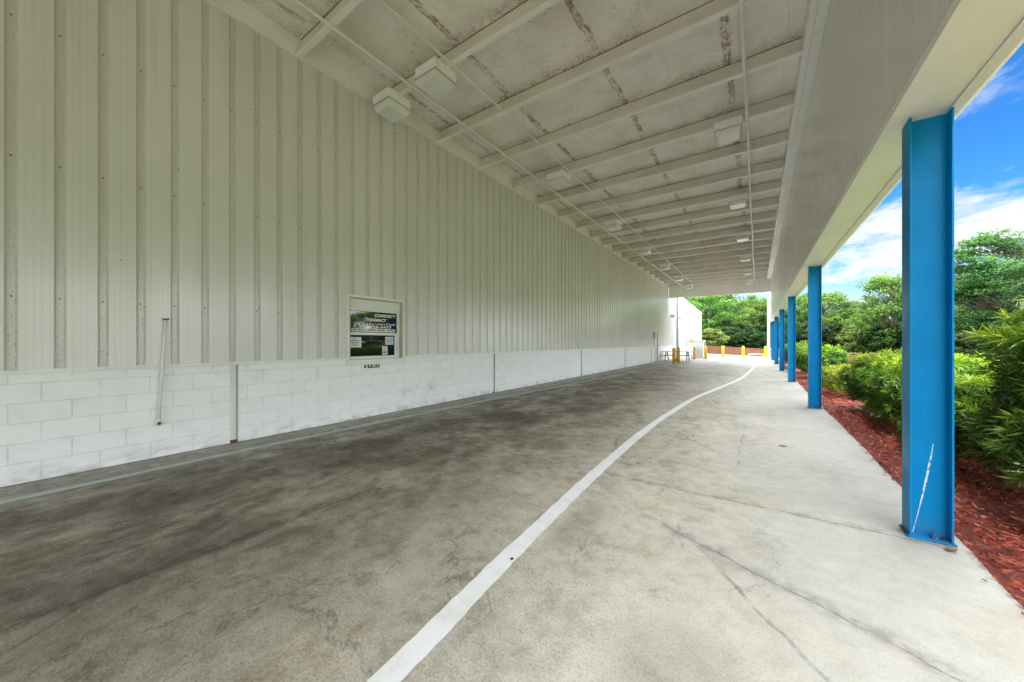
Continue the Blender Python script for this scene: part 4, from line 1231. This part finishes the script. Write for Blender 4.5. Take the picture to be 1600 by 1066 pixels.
def tree_proto(seed, trunk_r, clumps, leaves, lsize, shape='round', name='tree'):
    """unit-height tree: returns trunk mesh builder, foliage verts, tints.  z 0..1"""
    rr = random.Random(seed); r = np.random.default_rng(seed)
    tm = MB()
    top = Vector((rr.uniform(-0.03, 0.03), rr.uniform(-0.03, 0.03), 0.80))
    tp = limb_path(rr, Vector((0, 0, 0)), top, 0.03, 7)
    tp[0] = Vector((0, 0, 0))
    tm.tube(tp, [trunk_r * (1.25 if i == 0 else (1 - 0.82 * i / 7)) for i in range(8)], 8)
    C = []
    for i in range(clumps):
        for _ in range(50):
            z = rr.uniform(0.14 if shape != 'high' else 0.42, 1.0)
            if shape == 'high': prof_ = math.sin(PI * min(1, (z - 0.36) / 0.70)) ** 0.7 * 0.30
            elif shape == 'tall': prof_ = 0.10 + 0.20 * math.sin(PI * min(1, z * 0.95)) ** 0.8
            else: prof_ = 0.12 + 0.30 * math.sin(PI * min(1.0, z * 0.93 + 0.02)) ** 0.9
            a = rr.uniform(0, 2 * PI); q_ = prof_ * math.sqrt(rr.uniform(0.10, 1.0))
            c = Vector((q_ * math.cos(a), q_ * math.sin(a), z * 0.96))
            if all((c - o_).length > 0.055 for o_ in C): break
        C.append(c)
    for c in C[::2]:
        h_ = max(0.10, min(0.72, c.z - 0.12 - 0.35 * math.hypot(c.x, c.y)))
        k = min(7, max(0, int(h_ / 0.80 * 7)))
        tm.tube(limb_path(rr, tp[k], c, 0.08, 4), [trunk_r * 0.40, trunk_r * 0.30, trunk_r * 0.22, trunk_r * 0.13, trunk_r * 0.06], 5)
    Cn = np.array([tuple(c) for c in C])
    per = leaves // clumps
    idx = np.repeat(np.arange(clumps), per); m = len(idx)
    rad = (0.030 + 0.085 * r.random(clumps) ** 1.4)[idx]
    d = unit(r.normal(size=(m, 3))) * (r.random(m) ** 0.45)[:, None]
    P = Cn[idx] + d * rad[:, None] * np.array([1.15, 1.15, 0.75])
    ax = unit(d + 0.8 * r.normal(size=(m, 3)) + np.array([0, 0, 0.15]))
    sd2 = unit(np.cross(ax, r.normal(size=(m, 3)) + np.array([0, 0, 0.5])))
    L = lsize * (0.6 + 0.8 * r.random(m)); W = L * 0.30
    V = leaf_cards(P, ax, sd2, L, W)
    ct_ = r.random(clumps)[idx]
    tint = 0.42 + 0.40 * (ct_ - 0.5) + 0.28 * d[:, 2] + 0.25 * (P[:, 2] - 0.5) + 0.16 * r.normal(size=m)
    return tm, V, np.clip(tint, 0, 1)


protos = {}
for (nm_, seed, tr_, cl, lv, ls, sh, mt) in (('broad', 21, 0.024, 90, 17000, 0.026, 'round', 'tree_leaf'), ('tall', 22, 0.018, 80, 14000, 0.022, 'tall', 'tree_leaf'),
                                         ('loose', 23, 0.016, 48, 6500, 0.024, 'high', 'tree_leaf'), ('low', 24, 0.022, 70, 11000, 0.040, 'round', 'pale_leaf'), ('mid', 25, 0.020, 85, 15000, 0.026, 'round', 'tree_leaf'), ('shade', 26, 0.022, 80, 11000, 0.040, 'round', 'shade_tinted_leaf')):
    tm, V, ti2 = tree_proto(seed, tr_, cl, lv, ls, sh)
    r0 = thing('tree', 'x', 'tree')
    tm.build('trunk', MAT['bark'], r0, smooth=True)
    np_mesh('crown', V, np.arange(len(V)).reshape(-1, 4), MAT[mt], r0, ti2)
    protos[nm_] = [r0, False]


def plant(kind, px, d, ytop, label, wide=1.0, rot=None, group='trees beyond the fence and lawn', name='tree', cat='tree'):
    r0, used = protos[kind]
    x, y = spot(px, d)
    H = CAM_H + (535 - ytop) * d / F_PX + 0.06
    o = r0 if not used else copy_thing(r0)
    protos[kind][1] = True
    o.name = name
    o.location = (x, y, -0.06); o.rotation_euler = (0, 0, random.uniform(0, 6.28) if rot is None else rot)
    o.scale = (H * wide, H * wide, H)
    setp(o, label, cat, group)
    return o


LEFT = [('broad', 1040, 74, 452), ('mid', 1072, 68, 458), ('broad', 1103, 64, 460), ('tall', 1128, 76, 458), ('mid', 1146, 60, 489), ('loose', 1166, 66, 461), ('tall', 1180, 78, 466), ('broad', 1192, 62, 472), ('mid', 1212, 70, 465)]
o_ = ['first', 'second', 'third', 'fourth', 'fifth', 'sixth', 'seventh', 'eighth', 'ninth', 'tenth', 'eleventh', 'twelfth', 'thirteenth', 'fourteenth']
LDES = {'broad': 'broad dense green tree', 'mid': 'full bright green tree', 'tall': 'tall narrow green tree', 'loose': 'thin airy tree', 'low': 'pale yellow-green bushy tree'}
for i, (kd, px, d, yt) in enumerate(LEFT):
    plant(kd, px, d, yt, '%s behind the brown fence, %s from left' % (LDES[kd], o_[i]), 1.15)
plant('low', 1110, 56, 514, 'low pale yellow-green bushy tree behind the fence, right of the grey cabinet', 1.5)
plant('low', 1132, 66, 506, 'pale green bushy tree a little right of the lowest one behind the fence', 1.2)
RIGHT = [('mid', 1238, 60, 462), ('tall', 1262, 66, 458), ('broad', 1290, 54, 457), ('loose', 1304, 60, 470), ('mid', 1322, 52, 484), ('loose', 1341, 58, 474), ('broad', 1354, 46, 490), ('low', 1338, 42, 508), ('tall', 1391, 40, 428),
         ('mid', 1378, 44, 470), ('broad', 1425, 44, 452), ('mid', 1462, 50, 440), ('broad', 1500, 58, 430)]
for i, (kd, px, d, yt) in enumerate(RIGHT):
    plant(kd, px, d, yt, '%s beyond the shrubs at right, %s from left' % (LDES[kd], o_[i]), 1.1)
for (kd, px, d, yt, w_, lab) in (('broad', 1640, 60, 400, 1.2, 'broad dense tree behind the moss-hung oak at the far right'), ('mid', 1575, 66, 430, 1.2, 'full green tree filling the gap behind the moss-hung oak')):
    plant(kd, px, d, yt, lab, w_)
# dark understory bushes, shade under the trees put into their leaf colour
US = [(1105, 58), (1122, 60), (1142, 57), (1160, 59), (1178, 57), (1196, 60), (1240, 50), (1268, 48), (1296, 46), (1322, 44), (1350, 42), (1380, 40), (1410, 40), (1440, 41), (1470, 41), (1500, 42), (1530, 43), (1562, 44), (1594, 44), (1630, 44)]
for i, (px, d) in enumerate(US):
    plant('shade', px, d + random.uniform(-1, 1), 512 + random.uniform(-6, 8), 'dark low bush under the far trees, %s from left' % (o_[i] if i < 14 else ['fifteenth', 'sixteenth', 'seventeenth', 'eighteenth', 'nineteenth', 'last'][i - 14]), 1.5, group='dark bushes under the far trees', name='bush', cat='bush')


# spreading oak hung with moss
def oak():
    x, y = spot(1562, 33.0)
    H = CAM_H + (535 - 361) * 33.0 / F_PX
    t = thing('oak_tree', 'great spreading oak hung with grey moss at the right, behind the shrubs', 'tree', (x, y, -0.06))
    rr = random.Random(5); r = np.random.default_rng(5)
    tm = MB()
    tp = [Vector(p) for p in ((0, 0, 0), (0.1, 0, 1.2), (0.05, 0.1, 2.6), (-0.1, 0.1, 4.2), (-0.2, 0, 6.0), (0.2, 0, 7.8), (0.7, 0, 9.2), (1.0, 0.1, 10.3))]
    tm.tube(tp, [0.62, 0.48, 0.42, 0.38, 0.32, 0.25, 0.16, 0.08], 10)
    C = []; limbs = []
    # view-side directions: local right (camera right) and depth
    rt_ = Vector((CT, ST, 0)); dp = Vector((-ST, CT, 0))
    def W(a, b, c): return rt_ * a + dp * b + Vector((0, 0, c))
    spec = []
    for i in range(70):     # main dome 3.0..8.6
        a = rr.uniform(-5.2, 5.6); b = rr.uniform(-4.0, 4.0); zz = rr.uniform(2.9, 8.4)
        wmax = 5.4 - 0.34 * max(0, zz - 5.0) ** 1.5
        if abs(a) > wmax: a = math.copysign(wmax * rr.uniform(0.6, 1), a)
        spec.append((a, b, zz, rr.uniform(0.9, 1.35)))
    for (a, b, zz, k) in ((-3.9, -0.5, 9.0, .75), (-3.3, 0.4, 9.9, .8), (-2.6, -0.4, 10.5, .8), (-1.7, 0.2, 10.9, .9), (-0.9, 0.0, 11.2, .9), (0.0, 0.3, 11.05, .9), (0.8, -0.4, 10.6, 1.0), (1.8, 0.4, 10.4, 1.0),
                          (2.8, 0, 10.5, 1.0), (3.6, 0.5, 10.0, 1.0), (-4.4, 0.2, 8.3, .6), (-2.2, 0.6, 9.9, .7), (-0.4, -0.6, 10.2, .8), (1.4, -0.2, 9.4, .8), (3.3, 0.2, 8.9, 1.0), (-2.9, 0, 8.5, .5), (-1.2, 0.5, 8.7, .5), (4.6, 0, 9.2, 1.1), (5.4, 0, 8.2, 1.2)):
        spec.append((a, b, zz, k))
    for (a, b, zz, k) in spec:
        c = W(a, b, zz); C.append((c, k))
        h_ = max(2.2, min(9.0, zz - 0.35 * math.hypot(a, b) - 0.5))
        j = max(range(len(tp)), key=lambda i_: -abs(tp[i_].z - h_))
        tm.tube(limb_path(rr, tp[j], c, 0.07, 6), [0.13, 0.11, 0.09, 0.07, 0.05, 0.035, 0.015], 6)
    tm.build('trunk', MAT['bark'], t, smooth=True)
    # foliage: every clump breaks into flat sprays
    P = []; T_ = []
    for (c, k) in C:
        ns = 16
        for s in range(ns):
            o2 = Vector((rr.gauss(0, 0.62), rr.gauss(0, 0.62), rr.gauss(0, 0.30))) * k
            sc = c + o2; tone = rr.random()
            n2 = 40
            q_ = r.normal(size=(n2, 3)) * np.array([0.30, 0.30, 0.085]) * k
            P.append(np.array(sc)[None, :] + q_)
            T_.append(0.30 + 0.30 * (tone - 0.4) + 0.9 * q_[:, 2] / k + 0.35 * o2.z + 0.10 * r.normal(size=n2) + 0.03 * (c.z - 6))
    P = np.concatenate(P); T_ = np.concatenate(T_); m = len(P)
    ax = unit(r.normal(size=(m, 3)) * np.array([1, 1, 0.45])); sd3 = unit(np.cross(ax, r.normal(size=(m, 3)) * 0.6 + np.array([0, 0, 1.0])))
    L = 0.13 + 0.12 * r.random(m)
    V = leaf_cards(P, ax, sd3, L, L * 0.30)
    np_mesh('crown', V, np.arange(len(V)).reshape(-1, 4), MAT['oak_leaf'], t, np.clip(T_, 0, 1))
    # moss: bundles of thin drooping strands
    for j in range(16):
        a = -4.6 + 9.6 * j / 15 + rr.uniform(-0.3, 0.3); b = rr.uniform(-5.6, -4.4); z0 = rr.uniform(2.5, 4.4); ln_ = rr.uniform(0.8, 1.9)
        ms = MB()
        for s in range(26):
            p0 = W(a + rr.gauss(0, 0.13), b + rr.gauss(0, 0.13), z0 + rr.uniform(-0.3, 0.6))
            l2 = ln_ * rr.uniform(0.35, 1.0); wv = rr.uniform(-0.1, 0.1)
            ms.tube([p0, p0 + Vector((wv * 0.4, 0, -l2 * 0.5)), p0 + Vector((wv, wv * 0.5, -l2))], [0.012, 0.016, 0.004], 3, False)
        ms.build('hanging_moss', MAT['moss'], t)


oak()
x, y = spot(1531, 23.5)
bo = MB().lathe([(0.30, -0.05), (0.33, 0.08), (0.27, 0.2), (0.15, 0.29), (0.04, 0.32)], n=12).build('boulder', MAT['stone'], smooth=True)
bo.location = (x, y, -0.06); setp(bo, 'small pale rounded stone on the lawn beneath the big oak', 'boulder')
for i, (px, d) in enumerate(((1487, 31), (1512, 29.5), (1540, 31), (1568, 29), (1596, 30), (1626, 30))):
    plant('shade', px, d, 524 + random.uniform(-4, 4), 'dark bush right under the oak, shade put into its leaf colour, %s from left' % o_[i], 1.7, group='dark bushes under the oak', name='bush', cat='bush')
# trees on the lawn to the right, mirrored in the service window
for (kd, xx, yy, H, lab) in (('broad', 15.5, 23.5, 11.0, 'broad tree on the lawn right of the view, mirrored in the window'), ('mid', 20.5, 29.5, 10.0, 'full tree on the lawn right of the view, mirrored in the window'),
                             ('tall', 27.0, 21.0, 7.0, 'narrow tree on the lawn far right, mirrored in the window'), ('broad', 36.0, 24.0, 7.5, 'broad tree farthest right on the lawn, mirrored in the window')):
    o = copy_thing(protos[kd][0]); o.location = (xx, yy, -0.06); o.scale = (H * 1.1, H * 1.1, H); o.rotation_euler = (0, 0, xx)
    setp(o, lab, 'tree', 'trees on the lawn beside the driveway')
for (kd, xx, yy, H, lab) in (('mid', 13.5, -3.5, 8.5, 'unseen full tree added level with the camera to block sky light'),  # unseen trees added to hold back sky light on the near wall
                             ('broad', 11.0, -9.5, 11.0, 'unseen broad tree added behind the camera to block sky light')):
    o = copy_thing(protos[kd][0]); o.location = (xx, yy, -0.06); o.scale = (H * 1.1, H * 1.1, H); o.rotation_euler = (0, 0, yy)
    setp(o, lab, 'tree', 'trees on the lawn beside the driveway')
for (xx, yy, H, lab) in ((25.0, 20.0, 5.0, 'dark bush on the lawn right of the view, nearest of three'), (26.5, 26.0, 5.4, 'dark bush on the lawn right of the view, middle of three'), (27.5, 32.5, 5.2, 'dark bush on the lawn right of the view, farthest of three')):
    o = copy_thing(protos['broad'][0]); o.name = 'bush'; o.location = (xx, yy, -0.06); o.scale = (H * 1.6, H * 1.6, H); o.rotation_euler = (0, 0, yy)
    setp(o, lab, 'bush', 'dark bushes on the lawn beside the driveway')

# ------------------------------------------------------------------ light and sky
SUN_EL, SUN_AZ = R(58), R(180 + 4)     # high, behind the camera
sl = bpy.data.lights.new('sun', 'SUN'); so = bpy.data.objects.new('sun', sl); COL.objects.link(so)
sl.energy = 4.6; sl.angle = R(3.0); sl.color = (1.0, 0.96, 0.90)
sd_dir = Vector((math.sin(SUN_AZ) * math.cos(SUN_EL), math.cos(SUN_AZ) * math.cos(SUN_EL), math.sin(SUN_EL)))
so.rotation_euler = sd_dir.to_track_quat('Z', 'Y').to_euler()
so.location = (0, -30, 40)

wd_ = bpy.data.worlds.new('World'); scene.world = wd_; wd_.use_nodes = True
nt = wd_.node_tree; nt.nodes.clear()
W = NT.__new__(NT); W.t = nt; W.m = None
sky = nt.nodes.new('ShaderNodeTexSky'); sky.sky_type = 'NISHITA'; sky.sun_disc = False
sky.sun_elevation = SUN_EL; sky.sun_rotation = SUN_AZ
sky.air_density = 1.0; sky.dust_density = 0.3; sky.ozone_density = 3.0
bg1 = nt.nodes.new('ShaderNodeBackground'); bg1.inputs['Strength'].default_value = 0.15
hsv = nt.nodes.new('ShaderNodeHueSaturation'); hsv.inputs['Saturation'].default_value = 1.25
gain = nt.nodes.new('ShaderNodeMix'); gain.data_type = 'RGBA'; gain.blend_type = 'MULTIPLY'; gain.inputs[0].default_value = 1.0; gain.inputs[7].default_value = (0.62, 1.20, 1.62, 1.0)
nt.links.new(sky.outputs[0], hsv.inputs['Color']); nt.links.new(hsv.outputs[0], gain.inputs[6]); nt.links.new(gain.outputs[2], bg1.inputs['Color'])
dirv = nt.nodes.new('ShaderNodeTexCoord').outputs['Generated']
dx_, dy_, dz_ = W.xyz(dirv)
zc_ = W.m2('ADD', W.m2('MAXIMUM', dz_, 0.0), 0.10)
cu_ = W.comb(W.m2('DIVIDE', dx_, zc_), W.m2('DIVIDE', dy_, zc_), 0.0)
cl1 = W.noise(W.map(cu_, (1.0, 0.75, 1), (2.3, 0.4, 0)), 0.85, 7, 0.58, 0.7)
cl2 = W.noise(W.map(cu_, (1.3, 0.7, 1), (7.1, 3.0, 0)), 2.6, 6, 0.62, 0.5)
cov = W.m2('ADD', W.m2('MULTIPLY', cl1, 0.60), W.m2('MULTIPLY', cl2, 0.40))
mask = W.rng(W.m2('ADD', cov, W.rng(dz_, 0.42, 0.16, -0.11, 0.085)), 0.47, 0.62)
mask = W.m2('MAXIMUM', mask, W.rng(dz_, 0.20, 0.02, 0.0, 0.75))
hyp_ = W.m2('SQRT', W.m2('ADD', W.m2('ADD', W.m2('MULTIPLY', dx_, dx_), W.m2('MULTIPLY', dy_, dy_)), 1e-6))
back = W.m2('MAXIMUM', W.rng(W.m2('DIVIDE', dy_, hyp_), 0.915, 0.78), W.m2('MAXIMUM', W.rng(dz_, 0.50, 0.62), W.m2('MULTIPLY', W.rng(dz_, 0.20, 0.32), W.rng(dx_, 0.0, -0.12))))          # unseen bright cloud deck behind and overhead, added as fill light
deck = W.m2('MULTIPLY', back, W.rng(cov, 0.30, 0.60, 0.80, 1.0))
mask = W.m2('MAXIMUM', mask, deck)
bg2 = nt.nodes.new('ShaderNodeBackground')
ccol = W.mix(W.rng(cov, 0.45, 0.70), (0.90, 0.95, 1.0), (0.97, 0.99, 1.0))
nt.links.new(ccol, bg2.inputs['Color'])
side = W.rng(W.m2('DIVIDE', dy_, hyp_), 0.30, 0.75, 0.0, 1.0)   # ahead-right the deck stays bright down to the trees
lowd = W.m2('MAXIMUM', W.rng(dz_, 0.04, 0.42, 0.58, 1.0), W.m2('MULTIPLY', side, 1.3))
W._in(bg2.inputs['Strength'], W.m2('ADD', 1.12, W.m2('MULTIPLY', back, W.m2('SUBTRACT', W.m2('MULTIPLY', lowd, 7.0), 1.12))))
ms_ = nt.nodes.new('ShaderNodeMixShader')
nt.links.new(mask, ms_.inputs[0]); nt.links.new(bg1.outputs[0], ms_.inputs[1]); nt.links.new(bg2.outputs[0], ms_.inputs[2])
wo_ = nt.nodes.new('ShaderNodeOutputWorld'); nt.links.new(ms_.outputs[0], wo_.inputs[0])

# ------------------------------------------------------------------ render settings
scene.render.engine = 'CYCLES'
scene.view_settings.view_transform = 'Standard'
scene.view_settings.look = 'None'
scene.view_settings.exposure = 0
scene.view_settings.gamma = 1
cy_ = scene.cycles
cy_.max_bounces = 8; cy_.diffuse_bounces = 6; cy_.glossy_bounces = 3; cy_.transmission_bounces = 4; cy_.transparent_max_bounces = 6
cy_.sample_clamp_indirect = 8.0
cy_.use_adaptive_sampling = True; cy_.adaptive_threshold = 0.02
cy_.use_denoising = True
try:
    cy_.denoiser = 'OPENIMAGEDENOISE'
except Exception:
    pass
